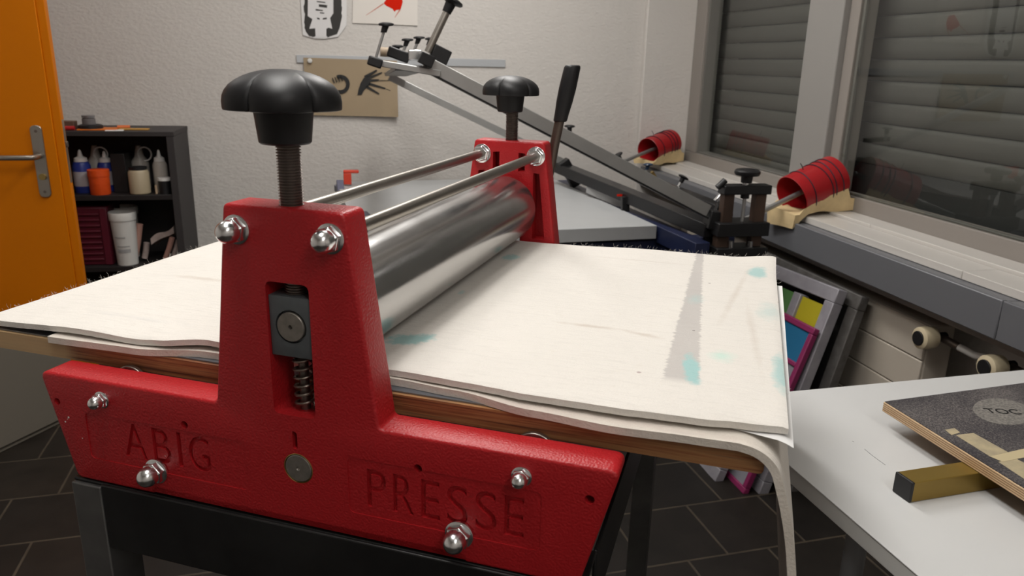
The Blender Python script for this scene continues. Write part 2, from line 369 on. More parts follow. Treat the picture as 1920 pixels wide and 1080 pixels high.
def boolean(o, cutters):
    """cut one by one; a cut that would damage the body is retried with the other solver, else skipped"""
    def ext(me):
        xs = [[v.co[i] for v in me.vertices] for i in range(3)] if len(me.vertices) else [[0], [0], [0]]
        return [max(a) - min(a) for a in xs]
    name = o.data.name
    for c in cutters:
        e0 = ext(o.data)
        for solver in ('EXACT', 'FAST'):
            md = o.modifiers.new('cut', 'BOOLEAN'); md.object = c; md.operation = 'DIFFERENCE'; md.solver = solver
            bpy.context.view_layer.update(); dg = bpy.context.evaluated_depsgraph_get()
            me = bpy.data.meshes.new_from_object(o.evaluated_get(dg)); o.modifiers.clear()
            if all(abs(a - b) < 1e-3 for a, b in zip(ext(me), e0)) and len(me.vertices) > .8 * len(o.data.vertices): o.data = me; break
        else: print('CUT SKIPPED', name, c.name)
    o.data.name = name
    for c in cutters: bpy.data.objects.remove(c, do_unlink=True)
    me = o.data
    me.polygons.foreach_set('use_smooth', [True] * len(me.polygons)); me.set_sharp_from_angle(angle=math.radians(35))
def rpoly(pts, r, n=5):
    """2d polygon with rounded corners; r scalar or list"""
    out = []; N = len(pts)
    for i in range(N):
        p = Vector(pts[i]); a = (Vector(pts[i-1]) - p); b = (Vector(pts[(i+1)%N]) - p); rr = r[i] if isinstance(r, (list, tuple)) else r
        if rr <= 0: out.append(tuple(p)); continue
        la, lb = a.length, b.length; a.normalize(); b.normalize(); ang = a.angle(b); t = min(rr / math.tan(ang/2), la*.49, lb*.49)
        p0 = p + a*t; p1 = p + b*t
        for k in range(n+1):
            s = k/n; out.append(tuple((1-s)**2*p0 + 2*s*(1-s)*p + s*s*p1))
    return out

# ================================================================ ROOM
XW, YB, XL, YF, H = 1.73, 3.80, -2.05, -1.6, 2.70
struct(B().box((XL-.1, YF-.1, -.1), (2.1, YB+.1, 0)).build('floor', 'floor', smooth=False))
struct(B().box((XL-.1, YF-.1, H), (2.1, YB+.1, H+.1)).build('ceiling', 'ceil'))
struct(B().box((XL-.1, YB, 0), (XW+.25, YB+.1, H)).build('wall_back', 'wall'))
struct(B().box((XL-.1, YF, 0), (XL, YB, H)).build('wall_left', 'wall'))
struct(B().box((XL-.1, YF-.1, 0), (XW+.25, YF, H)).build('wall_front', 'wall'))
for lo_, hi_ in (((XW, YF, 0), (XW+.25, YB, .80)), ((XW, YF, 2.25), (XW+.25, YB, H)), ((XW, YF, .80), (XW+.25, .05, 2.25))): struct(B().box(lo_, hi_).build('wall_right', 'wall'))
struct(B().box((1.452, YB-.035, .0), (XW-.001, YB, H)).build('trim_1', 'wall', bevel=.006))   # shallow pilaster in the corner

# windows: bottom rail, jambs, wide mullion, glass
ZS = .83
def window(name, y0, y1, jl, jr, dp=0):
    w_ = sempty(name, (XW, (y0+y1)/2, ZS))
    f = B(); f.box((XW-.02, y0, ZS), (XW+.05, y1, ZS+.055)); f.box((XW-.02, y0, 2.19), (XW+.05, y1, 2.25))
    f.box((XW-.02, y1-jl, ZS+.055), (XW+.05, y1, 2.19)); f.box((XW-.02, y0, ZS+.055), (XW+.05, y0+jr, 2.19))
    f.build('window_frame', 'framew', w_, bevel=.003)
    g = B(); a0, a1 = y0+jr, y1-jl
    g.box((XW-.008, a1-.012, ZS+.055), (XW+.004+dp, a1, 2.19)); g.box((XW-.008, a0, ZS+.055), (XW+.004+dp, a0+.012, 2.19)); g.box((XW-.008, a0, ZS+.055), (XW+.004+dp, a1, ZS+.062))
    g.build('glazing_bead', 'frameg', w_, bevel=.002)
    B().box((XW-.014+dp, a0+.002, ZS+.056), (XW-.010+dp, a1-.002, 2.19)).build('window_pane', 'glass', w_, smooth=False)
window('window_1', 2.725, 3.765, .115, .02, .055)
window('window_2', .10, 2.51, .055, .06)
struct(B().box((XW-.045, 2.51, ZS), (XW+.05, 2.725, 2.25)).build('trim_2', 'mull', bevel=.004))
# closed roller shutters outside each window
def shutter(y0, y1, label, z0):
    s = B(); p = .0725; z = z0
    while z < 2.17:
        pr = [(0, 0), (-.0045, .006), (-.0065, .03), (-.0055, .054), (-.002, .066), (.004, .0705), (.010, .0705), (.010, 0)]
        s.prism([V(XW+.105+a, y0, z+b) for a, b in pr], (0, y1-y0, 0)); z += p
    return tag(s.build('roller_shutter', 'shut', angle=50), label, 'shutter')
shutter(2.66, 3.78, 'grey roller shutter closed outside the narrower window beside the corner', .84)
shutter(.06, 2.60, 'grey roller shutter closed outside the wide window at the right', .985)
struct(B().box((XW+.05, .05, .805), (XW+.14, 3.78, .835)).build('trim_3', 'cover'))
struct(B().box((XW+.10, .055, .8355), (XW+.125, 2.62, .984)).build('trim_7', mat('dark_outer_rail', (.035, .037, .036), .5)))

# sill of tiles in two strips and grey service cover beneath
sl = sempty('window_sill', (1.60, 2.2, .78)); 
t = B()
y = YB-.04
while y > -.2:
    y2 = y - .72
    t.box((1.515, y2+.001, .802), (1.622, y-.001, ZS-.006)); t.box((1.625, y2+.001-.2, .802), (XW-.021, y-.001-.2 if y < YB-.1 else y-.001, ZS+.004)); y = y2
t.box((1.53, -.2, .785), (XW, YB-.036, .803))
t.build('sill_tiles', 'tile', sl, bevel=.0015)
sl.name = 'trim_4'
cv = sempty('trim_5', (1.50, 2.0, .69))
for a, b in [(YB-.04, 1.421), (1.419, -.4)]:
    c = B(); c.box((1.47, b, .705), (1.485, a, .803)); c.box((1.485, b, .785), (1.53, a, .801)); c.box((1.485, b, .705), (1.55, a, .712)); c.build('cover_panel', 'cover', cv, bevel=.003)
struct(B().box((1.55, -.4, .66), (XW-.001, YB-.036, .784)).build('trim_6', 'framew'))

# white metal strip on the back wall
tag(B().box((-.235, YB-.008, 1.282), (.748, YB-.001, 1.317)).build('magnet_strip', mat('pale_metal_strip', (.50, .52, .54), .4, .3), bevel=.001), 'long pale grey metal strip screwed to the back wall', 'magnetic strip')

# ================================================================ DOOR (standing open, orange)
d = sempty('door_1', (-1.45, 2.97, 0))
B().box((-1.96, 2.95, .008), (-1.012, 2.99, 2.04)).build('door_leaf', 'orange', d, bevel=.002)
B().box((-1.012, 2.957, .008), (-.985, 2.985, 2.04)).build('door_rebate', 'orange', d, bevel=.002)
B().box((-.9865, 2.962, .86), (-.9845, 2.980, 1.08)).build('strike_plate', 'handle', d)
B().box((-.988, 2.963, .985), (-.979, 2.979, 1.005)).build('latch', 'screw', d, bevel=.002)
h0 = B(); pts = [ (x, z) for x, z in rpoly([(-1.084, .812), (-1.046, .812), (-1.046, 1.062), (-1.084, 1.062)], .018) ]
h0.prism([V(x, 2.942, z) for x, z in pts], (0, .008, 0)); hp = h0.build('door_handle', 'handle', d, bevel=.002)
hb = B(); hb.tube([(-1.066, 2.945, .957), (-1.066, 2.905, .957), (-1.072, 2.893, .957), (-1.09, 2.889, .957), (-1.20, 2.889, .957)], .0095, 16); hb.build('lever', 'handle', hp)
B().cyl((-1.064, 2.944, .885), (-1.064, 2.934, .885), .011, 20).build('lock_cylinder', 'brass', hp)
sb = B()
for z in (.832, 1.042): sb.cyl((-1.065, 2.943, z), (-1.065, 2.9405, z), .005, 12)
sb.build('screw', 'screw', hp)

# ================================================================ BOOKCASE
bl, brt, byf, bzt = -1.42, -.740, 3.50, .992
bc = thing('bookcase', 'low black bookcase against the back wall behind the orange door', 'bookcase', ((bl+brt)/2, 3.64, 0))
def bp(name, lo, hi, mt='shelf'): return B().box(lo, hi).build(name, mt, bc, bevel=.0015)
bp('side_panel', (brt-.030, byf, 0), (brt, YB-.002, bzt-.02), 'shelfe'); bp('side_panel', (bl, byf, 0), (bl+.042, YB-.002, bzt-.02), 'shelfe')
bp('top_panel', (bl, byf-.002, bzt-.02), (brt+.002, YB-.002, bzt), 'shelfe'); bp('back_panel', (bl+.042, YB-.012, .02), (brt-.030, YB-.002, bzt-.02))
for z in (.70, .385, .05): bp('shelf', (bl+.042, byf+.005, z), (brt-.030, YB-.012, z+.022))
bp('plinth', (bl+.042, byf+.02, 0), (brt-.030, byf+.035, .05))

def lath(name, label, cat, x, y, z, parts, group=None):
    t_ = thing(name, label, cat, (x, y, z), group=group)
    for pn, mt, prof in parts: B().lathe((x, y, z), (0,0,1), prof, 28).build(pn, mt, t_, bevel=0)
    return t_
blue = mat('blue_label', (.02, .04, .25), .4); lab = mat('paper_label', (.42, .40, .42), .6); orng = mat('orange_can', (.75, .085, .012), .4)
puce = mat('beige_jar', (.40, .33, .22), .5); clr = mat('cloudy_bottle', (.42, .39, .35), .45)
def squeeze_bottle(label, px, py, yy, hgt, r, lower, band=True):
    p = ay(px, py, yy); x = p.x; z = .722
    t_ = thing('paint_bottle', label, 'paint bottle', (x, yy, z), group='squeeze bottles on the upper shelf')
    B().lathe((x,yy,z), (0,0,1), [(0,0),(0,r*.95),(.004,r),(hgt*.62,r),(hgt*.70,r*.85),(hgt*.74,r*.55),(hgt*.74,0)], 28).build('bottle_body', lower, t_)
    if band: B().lathe((x,yy,z), (0,0,1), [(hgt*.16,r*1.01),(hgt*.50,r*1.01)], 28).build('label_band', lab, t_)
    B().lathe((x,yy,z), (0,0,1), [(hgt*.72,r*.6),(hgt*.72,r*.75),(hgt*.80,r*.7),(hgt*.84,r*.3),(hgt*.97,r*.16),(hgt,0)], 24).build('nozzle_cap', 'white', t_)
    return t_
squeeze_bottle('white-capped blue paint bottle behind the orange tub', 158, 350, 3.60, .185, .036, blue)
squeeze_bottle('white-capped blue paint bottle beside the tall black box', 203, 350, 3.64, .175, .034, blue)
squeeze_bottle('white-capped cloudy squeeze bottle at the right end of the shelf', 304, 350, 3.60, .185, .030, clr, False)
lath('paint_tub', 'round orange lidded tub in front of the blue bottles', 'tub', ay(187,345,3.545).x, 3.545, .722, [('tub_body', orng, [(0,0),(0,.038),(.004,.04),(.078,.041),(.078,0)]), ('lid', orng, [(.078,.036),(.078,.043),(.105,.043),(.107,.040),(.107,0)])])
lath('paint_tub', 'round beige jar standing before the handled bottles', 'jar', ay(262,345,3.55).x, 3.55, .722, [('jar_body', puce, [(0,0),(0,.038),(.004,.042),(.094,.042),(.100,.038),(.104,.036),(.104,0)]), ('lid', 'blackp', [(.104,.030),(.104,.036),(.116,.036),(.116,0)])]).name = 'paint_jar'
lath('paint_jar', 'small black jar with a pale rim right of the beige jar', 'jar', ay(309,350,3.54).x, 3.54, .722, [('jar_body', 'blackp', [(0,0),(0,.024),(.058,.025),(.058,0)]), ('lid', 'white', [(.058,.022),(.058,.027),(.070,.026),(.070,0)])])
for px, lb in ((262, 'clear jug with a ring handle behind the beige jar'), (180, 'clear jug with a ring handle between the blue bottles')):
    x = ay(px, 300, 3.70).x; y_ = 3.70
    t_ = thing('plastic_jug', lb, 'jug', (x, y_, .722))
    B().lathe((x,y_,.722), (0,0,1), [(0,0),(0,.036),(.12,.037),(.145,.02),(.165,.016),(.19,.010),(.19,0)], 24).build('jug_body', clr, t_)
    B().tube([(x+.028+.028*math.cos(a), y_-.02, .722+.155+.03*math.sin(a)) for a in [2*PI*i/20 for i in range(21)]], .0035, 8).build('handle', 'white', t_)
xb = ay(232, 350, 3.62).x
tag(B().box((xb-.030, 3.58, .722), (xb+.028, 3.70, .89)).build('storage_box', 'blackp', bevel=.002), 'tall narrow black box standing between the bottles', 'box')
xs = ay(293, 350, 3.54).x
tag(B().box((xs-.004, 3.535, .722), (xs+.004, 3.543, .76)).build('wood_peg', mat('pale_wood', (.55, .42, .28), .6)), 'short pale wooden peg standing by the small black jar', 'peg')
# lower shelf
cr = mat('maroon_crate', (.10, .006, .018), .5)
x0, x1 = ay(135, 450, 3.53).x-.06, ay(206, 450, 3.53).x
c = thing('folding_crate', 'maroon ribbed plastic crate on the lower shelf', 'crate', ((x0+x1)/2, 3.62, .407))
b_ = B(); b_.box((x0, 3.545, .407), (x1, 3.75, .665)); b_.build('crate_body', cr, c, bevel=.006)
b_ = B()
for i in range(9): b_.box((x0+.01, 3.537, .43+i*.025), (x1-.035, 3.546, .438+i*.025))
b_.box((x1-.03, 3.534, .41), (x1-.002, 3.546, .66)); b_.build('rib', cr, c, bevel=.002)
for px, yy, lb in ((234, 3.56, 'white lidless plastic bucket nearest on the lower shelf'), (239, 3.69, 'white plastic bucket standing behind the nearer one')):
    x = ay(px, 440, yy).x; hh = .235
    t_ = thing('plastic_bucket', lb, 'bucket', (x, yy, .407), group='white buckets on the lower shelf')
    B().lathe((x,yy,.407), (0,0,1), [(0,0),(0,.042),(hh-.035,.052),(hh-.035,.055),(hh-.005,.057),(hh,.055),(hh-.003,.050),(.01,.040),(.01,0)], 32).build('bucket_body', 'white', t_)
    if yy < 3.6:
        for z0, z1, a0, a1 in ((.125,.13,-2.2,-1.3),(.085,.089,-2.1,-1.0),(.06,.075,-2.1,-.95)):
            lb_ = B(); n_ = 8; prev = None
            for i in range(n_+1):
                a = a0+(a1-a0)*i/n_; r_ = .0425+.010*(z0/.2)+.001
                v0 = lb_.bm.verts.new((x+r_*math.cos(a), yy+r_*math.sin(a), .407+z0)); v1 = lb_.bm.verts.new((x+r_*math.cos(a), yy+r_*math.sin(a), .407+z1))
                if prev: lb_.bm.faces.new((prev[0], v0, v1, prev[1]))
                prev = (v0, v1)
            lb_.build('printed_label', 'greyp', t_)
roll = mat('rolled_cloth', (.42, .34, .31), .8, var=.3, vscale=20); roll2 = mat('pinkish_cloth', (.45, .25, .20), .8)
for i, (px, py, qx, qy, yy, r, mt_, lb) in enumerate([(262,420,255,505,3.58,.014,roll2,'pinkish rolled cloth leaning nearest the buckets'), (275,455,273,500,3.60,.013,roll,'short grey rolled cloth beside the pinkish roll'),
        (323,445,312,500,3.58,.012,roll2,'pinkish cloth roll under the folded rag'), (335,450,326,500,3.60,.012,roll,'grey cloth roll against the right bookcase side')]):
    a = ay(px, py, yy); b2 = ay(qx, qy, yy); b2.z = .407 + r
    tag(B().tube([a, (a+b2)/2+V(.002,0,0), b2], r, 12).build('cloth_roll', mt_), lb, 'cloth roll')
p0 = ay(283, 455, 3.57); 
rg = B(); rg.grid(10, 6, lambda u, v: p0+V(.10*u, .09*v, .055*u-.02*v+.018+.008*math.sin(6*u+3*v)), lambda u, v: p0+V(.10*u, .09*v, .055*u-.02*v-.010+.004*math.sin(5*u)))
tag(rg.build('folded_rag', roll, angle=60), 'crumpled pale rag lying on top of the cloth rolls', 'rag')
# on top of the bookcase
zt = bzt
def flat(name, lb, cat, x, y, wx, wy, hz, mt_, z=zt, rz=0, bev=.002):
    o = B().box((-wx/2, -wy/2, 0), (wx/2, wy/2, hz), Matrix.Translation((x, y, z)) @ Matrix.Rotation(rz, 4, 'Z')).build(name, mt_, bevel=bev); return tag(o, lb, cat)
X_ = lambda px: ay(px, 240, 3.56).x
flat('card_pad', 'thin orange pad flat on the bookcase, under the black tape', 'pad', X_(182), 3.58, .15, .10, .006, mat('orange_card', (.70, .17, .015), .6), rz=.1)
flat('card_pad', 'yellowish wooden ruler at the right on the bookcase top', 'ruler', X_(250), 3.57, .12, .03, .007, mat('ochre_wood', (.50, .27, .06), .5), rz=-.05).name = 'wooden_ruler'
flat('paper_sheet', 'white paper lying between the pad and the ruler', 'paper', X_(218), 3.53, .07, .05, .003, 'paper', rz=.2)
flat('card_box', 'small brown box on the bookcase next to the door edge', 'box', X_(122), 3.60, .06, .05, .034, mat('brown_card', (.13, .07, .045), .7))
tag(B().cyl((X_(118), 3.54, zt+.009), (X_(143), 3.54, zt+.009), .009, 16).build('marker_pen', mat('red_marker', (.45, .02, .02), .4)), 'red marker lying by the door edge on the bookcase', 'marker')
tag(B().cyl((X_(215), 3.60, zt+.009), (X_(238), 3.61, zt+.009), .008, 16).build('orange_pencil', mat('orange_pen', (.70, .16, .03), .4)), 'orange marker lying right of the black tape', 'marker').name = 'marker_pen'
tag(B().lathe((X_(168), 3.575, zt+.0065), (0,0,1), [(0,.02),(0,.048),(.012,.048),(.016,.038),(.016,.02),(0,.02)], 32).build('tape_roll', 'blackp'), 'black round tape roll under the small glass jar', 'tape')
lath('glass_jar', 'small grey glass jar on the black tape roll', 'jar', X_(166), 3.575, zt+.0230, [('jar_body', mat('smoky_glass', (.16, .15, .15), .15), [(0,0),(0,.026),(.022,.026),(.027,.020),(.027,0)]), ('lid', mat('grey_lid', (.30, .30, .31), .3, .6), [(.027,.020),(.027,.026),(.037,.026),(.038,0)])])

# pale low box in front of the door, lower left
dx = Vector((.105, .177, 0)).normalized(); nx = Vector((-dx.y, dx.x, 0))
p = V(-1.30, 2.44, .0); mt4 = Matrix((dx, nx, V(0,0,1))).transposed().to_4x4(); mt4.translation = p
cb = thing('low_cabinet', 'low grey-beige cabinet standing on the floor in front of the orange door', 'cabinet', mtx=mt4)
bb = B(); bb.box((0, 0, 0), (.51, .11, .42), mt4); bb.build('cabinet_body', 'beige', cb, bevel=.003)
bb = B(); bb.box((.008, -.008, .02), (.502, 0, .41), mt4); bb.build('door', 'beige', cb, bevel=.002)

# ================================================================ WALL PICTURES
def wp(px, py, yy=YB-.004): return ay(px, py, yy)
def sheet(name, pts2, mt_, th=.0012, parent=None, y=YB-.004, **k):
    b = B(); b.prism([V(ay(a, c_, YB).x, y, ay(a, c_, YB).z) for a, c_ in pts2], (0, th, 0)); return b.build(name, mt_, parent, smooth=False, **k)
def xz(px, py): q_ = ay(px, py, YB); return q_.x, q_.z
kraft = mat('kraft_paper', (.34, .26, .165), .75, var=.06, vscale=5); ink = mat('black_ink', (.012, .012, .012), .6); inkg = mat('charcoal_ink', (.03, .028, .025), .7)
pink = mat('offwhite_paper', (.73, .69, .64), .85, spec=.1); redi = mat('red_ink', (.60, .014, .002), .7, spec=.1)
# kraft hand print
x0, z1 = xz(569, 108); x1, z0 = xz(746, 217)
t_ = thing('kraft_print', 'brown paper print of black hands pinned under the grey strip', 'print', ((x0+x1)/2, YB-.010, z0))
bb = B(); bb.grid(14, 4, lambda u, v: V(x0+(x1-x0)*u, YB-.0115-.016*(u**4)*(1-v)-.004*math.sin(3*u)*(1-v), z0+(z1-z0)*v-.004*u), lambda u, v: V(x0+(x1-x0)*u, YB-.0105-.016*(u**4)*(1-v)-.004*math.sin(3*u)*(1-v), z0+(z1-z0)*v-.004*u))
bb.build('paper_sheet', kraft, t_, angle=80)
bb = B(); q0 = ay(581, 114, YB-.016); bb.lathe(q0, (0,-1,0), [(0,0),(0,.010),(.005,.011),(.008,.008),(.009,0)], 20); bb.build('magnet', 'white', t_)
def hand(px0, py0, s, flip, parent, full=True):
    bb = B(); y = YB-.0185
    P_ = lambda a, c_: ay(px0+flip*a*s, py0+c_*s, YB-.0185)
    def blob(pts):
        v = [bb.bm.verts.new(P_(*q)) for q in pts]; w2 = [bb.bm.verts.new(Vector(q.co)+V(0, .0008, 0)) for q in v]; n = len(v)
        bb.bm.faces.new(v); bb.bm.faces.new(list(reversed(w2)))
        for i in range(n): bb.bm.faces.new((v[(i+1)%n], v[i], w2[i], w2[(i+1)%n]))
    def finger(a, b, r0, r1):
        d_ = (Vector(b)-Vector(a)).normalized(); n_ = Vector((-d_.y, d_.x)); a, b = Vector(a), Vector(b)
        blob([tuple(a+n_*r0), tuple(b+n_*r1), tuple(b+d_*r1), tuple(b-n_*r1), tuple(a-n_*r0)])
    blob([(0, 38), (8, 38), (12, 30), (18, 24), (24, 18), (24, 8), (20, 2), (12, 6), (6, 16), (2, 28)])
    finger((14, 5), (36, -8), 3.2, 1.6); finger((22, 6), (46, -4), 2.2, 1.2); finger((23, 11), (40, 10), 2.4, 1.6)
    finger((22, 17), (52, 26), 2.4, 1.6); finger((17, 22), (40, 36), 2.6, 1.6)
    finger((42, 11), (60, 11), .6, .5); finger((50, -3), (60, -4), .5, .4); finger((54, 27), (62, 30), .8, .6)
    return bb.build('hand_motif', ink, parent, smooth=False)
hand(670, 140, 1.0, 1, t_)
# ring-like curled hand, half hidden behind the big knob
bb = B(); c0 = (638, 158)
def arcpoly(cx, cy, r0, r1, a0, a1, n=18):
    o = [(cx+r1*math.cos(a0+(a1-a0)*i/n), cy+r1*math.sin(a0+(a1-a0)*i/n)) for i in range(n+1)]; i_ = [(cx+r0*math.cos(a1-(a1-a0)*i/n), cy+r0*math.sin(a1-(a1-a0)*i/n)) for i in range(n+1)]
    return o + i_
bb.prism([ay(a, c_, YB-.0185) for a, c_ in arcpoly(*c0, 11, 18, -2.0, 1.9)], (0, .0008, 0))
for k in range(4):
    a, c_ = 622+k*5, 146-k*1.2
    bb.prism([ay(*q, YB-.0185) for q in [(a, c_), (a+1.6, c_-.5), (a+6, c_+9), (a+4.2, c_+10)]], (0, .0008, 0))
bb.build('hand_motif', ink, t_, smooth=False)
# black-and-white figure print
t_ = thing('figure_print', 'white paper lino print with a figure in black surround', 'print', (xz(607, 40)[0], YB-.004, xz(607, 72)[1]))
sheet('paper_sheet', rpoly([(554,-150),(650,-150),(650,48),(634,69),(608,73),(590,72),(568,66)], 4), mat('white_print_paper', (.72,.71,.70), .85, spec=.1), parent=t_, y=YB-.006)
rag = lambda pts: [(x+random.uniform(-1.3,1.3), y+random.uniform(-.6,.6)) for x, y in pts]
ed = [(565,-120),(640,-120)] + rag([(641,-60+i*5) for i in range(20)]) + [(637,52),(632,64),(620,68),(580,68),(574,60)] + rag([(571-.06*i,52-i*5) for i in range(22)])
sheet('black_ground', ed, inkg, th=.0005, parent=t_, y=YB-.0068)
wpap = mat('print_white', (.70,.69,.69), .85, spec=.1)
sheet('figure_shape', [(579,-90),(625,-90),(625,25),(619,34),(623,54),(616,52),(612,54),(612,70),(592,70),(591,53),(580,54),(586,36),(577,30)], wpap, th=.0005, parent=t_, y=YB-.0075)
bb = B()
for pts in ([(594,2),(610,4),(610,6),(594,4)], [(598,8),(614,10),(613,15),(598,13)], [(592,17),(606,19),(605,21),(592,20)], [(600,23),(608,24),(608,26),(600,25)], [(594,33),(599,34),(600,37),(595,36)], [(606,34),(613,33),(613,36),(605,37)]):
    bb = B(); bb.prism([V(xz(*q)[0], YB-.0082, xz(*q)[1]) for q in pts], (0, .0004, 0)); bb.build('ink_mark', inkg, t_, smooth=False)
for pts in ([(585,54),(591,55),(590,69),(585,69)], [(613,55),(619,54),(618,69),(614,70)]): bb = B(); bb.prism([V(xz(*q)[0], YB-.0082, xz(*q)[1]) for q in pts], (0, .0004, 0)); bb.build('ink_mark', inkg, t_, smooth=False)
# red splash print
t_ = thing('splash_print', 'white paper print with a red splash pinned beside the figure print', 'print', (xz(722, 40)[0], YB-.004, xz(722, 47)[1]))
sheet('paper_sheet', [(662,-130),(783,-130),(783,48),(661,43)], pink, parent=t_, y=YB-.006)
sheet('red_motif', rpoly([(719,6),(726,-3),(738,-16),(752,-12),(755,4),(751,18),(742,19),(740,23),(736,17),(724,11)], 2), redi, th=.0005, parent=t_, y=YB-.0068)
bb = B()
for a, b2, w_ in (((719,7),(686,29),.5),((750,18),(740,33),.6)):
    d_ = (Vector(b2)-Vector(a)).normalized(); n_ = Vector((-d_.y,d_.x)); bb = B()
    bb.prism([V(xz(*q)[0], YB-.0068, xz(*q)[1]) for q in (tuple(Vector(a)+n_*w_*2), tuple(Vector(a)-n_*w_*2), tuple(Vector(b2)-n_*w_*.6), tuple(Vector(b2)+n_*w_*.6))], (0,.0005,0))
    bb.build('red_streak', mat('faded_red', (.55,.16,.10), .6), t_, smooth=False)

# ================================================================ PRESS
R = thing('printing_press', 'red cast table-top etching press with a steel roller', 'printing press', mtx=PRESS)
mm = .001
def hitp(px, py, yy):
    d = ray(px, py); Pi = PRESS.inverted(); o = Pi @ CAM; dd = (Pi.to_3x3() @ d); t = (yy*mm - o.y) / dd.y; return PRESS @ (o + dd * t)
T0, T1 = 0, 38      # front cheek thickness
YI = 675            # inner face of the rear cheek
OUT = [(-62.5,327),(62.5,327),(90,124),(318,124),(286,0),(177,0),(172,6),(-178,6),(-183,0),(-286,0),(-318,124),(-90,124)]
RAD = [7,7,5,9,9,2,3,3,2,9,9,5]
def cheek(y0, y1):
    b = B(); b.prism([V(x*mm, y0*mm, z*mm) for x, z in rpoly(OUT, RAD)], (0, (y1-y0)*mm, 0))
    bm = b.bm; bmesh.ops.recalc_face_normals(bm, faces=bm.faces)
    ed = [e for e in bm.edges if len(e.link_faces) == 2 and any(len(f.verts) > 8 for f in e.link_faces)]
    bmesh.ops.bevel(bm, geom=ed, offset=.0035, segments=3, affect='EDGES', profile=.5)
    return b
def cutter(b):
    o = b.build('cutter', 'red', None, press=True); return o
def hole(x, z, r, y0=-5, y1=12, n=20): return B().cyl((x*mm, y0*mm, z*mm), (x*mm, y1*mm, z*mm), r*mm, n)
def textcut(body, x0, x1, z0, z1, depth, widths, gap=.12):
    """one cutter per letter, spread over x0..x1"""
    out = []; tot = sum(widths) + gap * (len(body) - 1); x = x0; k = (x1 - x0) / tot
    for ch, wd in zip(body, widths):
        cu = bpy.data.curves.new('txt', 'FONT'); cu.body = ch; cu.size = 1; cu.extrude = .5; cu.resolution_u = 5
        o = bpy.data.objects.new('txt', cu); link(o); bpy.context.view_layer.update(); dg = bpy.context.evaluated_depsgraph_get()
        me = bpy.data.meshes.new_from_object(o.evaluated_get(dg)); bpy.data.objects.remove(o)
        xs = [v.co.x for v in me.vertices]; ys = [v.co.y for v in me.vertices]; ax0, ax1, ay0, ay1 = min(xs), max(xs), min(ys), max(ys)
        for v in me.vertices:
            v.co = ((x+(v.co.x-ax0)/(ax1-ax0)*wd*k)*mm, (-2 if v.co.z > 0 else depth)*mm, (z0+(v.co.y-ay0)/(ay1-ay0)*(z1-z0))*mm)
        bm = bmesh.new(); bm.from_mesh(me); bmesh.ops.remove_doubles(bm, verts=bm.verts, dist=1e-6); bmesh.ops.recalc_face_normals(bm, faces=bm.faces); bm.to_mesh(me); bm.free()
        o = bpy.data.objects.new('letter_'+ch, me); link(o); o.matrix_basis = PRESS; out.append(o); x += (wd + gap) * k
    return out
fc = cheek(T0, T1).build('front_cheek', 'red', R, press=True)
win = rpoly([(-23,123),(23,123),(23,257),(-23,257)], 7)
def pc(pts, y0, y1): return cutter(B().prism([V(x*mm, y0*mm, z*mm) for x, z in pts], (0, (y1-y0)*mm, 0)))
cuts = [pc(win, -5, 60)]
cuts += [cutter(hole(x, z, r)) for x, z, r in ((-298,90.5,4),(-132,91,4.2),(129,91,4.2),(292,92,4.5))]
cuts += [cutter(hole(0, 66, 16.5, -5, 4, 32))]
cuts += [pc(rpoly([(-4.5,87),(1,87),(1,105),(-4.5,107)], 2.7), -5, 10)]
cuts += [pc(rpoly([(55,29),(249,29),(249,90),(55,90)], 7), -5, 1.0), pc(rpoly([(-262,29),(-60,29),(-60,84),(-262,84)], 7), -5, 1.0)]
boolean(fc, cuts)
boolean(fc, textcut('ABIG', -214, -105, 40, 80, 4.6, (.95, .75, .17, .85), .30))
boolean(fc, textcut('PRESSE', 75, 233, 39, 80, 4.4, (.7, .75, .65, .72, .72, .65), .26))
# rear cheek with ribbed inner face
rc = cheek(YI, YI+40).build('rear_cheek', 'red', R, press=True)
cuts = [pc(win, YI-5, YI+60)]
for s in (1, -1):
    f = lambda pts: [(s*x, z) for x, z in pts]
    cuts += [pc(f([(17,276),(29,276),(29,307),(17,308)]), YI-5, YI+26), pc(f([(45,160),(68,160),(55,274),(44,275)]), YI-5, YI+26)]
boolean(rc, cuts)

# nuts
def nut(parent, x, y, z, d, s, dome=True, name='acorn_nut'):
    """washer + hex + dome; d=-1 faces the viewer"""
    o = V(x*mm, y*mm, z*mm); ax = V(0, d, 0)
    n = B().lathe(o, ax, [(0,0),(0,12.6*s*mm),(2.5*s*mm,12.6*s*mm),(9*s*mm,12.6*s*mm),(11*s*mm,10.4*s*mm),(11*s*mm,0)], 6, phase=.3).build(name, 'chrome', parent, press=True, bevel=.0006*s, angle=20)
    w_ = B().lathe(o, ax, [(0,0),(0,14*s*mm),(2.0*s*mm,14*s*mm),(2.5*s*mm,13.2*s*mm),(2.5*s*mm,0)], 36).build('washer', 'chrome', n, press=True)
    if dome: B().lathe(o, ax, [(10*s*mm,10.6*s*mm),(12*s*mm,10.6*s*mm)]+[((13+5*math.sin(a)*1.0+9*math.sin(a))*s*mm if False else (14+11*math.sin(a))*s*mm, 10.6*s*math.cos(a)*mm) for a in [PI/2*i/8 for i in range(9)]], 28).build('dome', 'chrome', n, press=True)
    return n
for x in (-48.5, 48.5): nut(R, x, 0, 303.5, -1, 1.0)
for x in (-174, 171): nut(R, x, 0, 30, -1, 1.0)
for x in (-235, 230): nut(R, x, 0, 103, -1, .68)
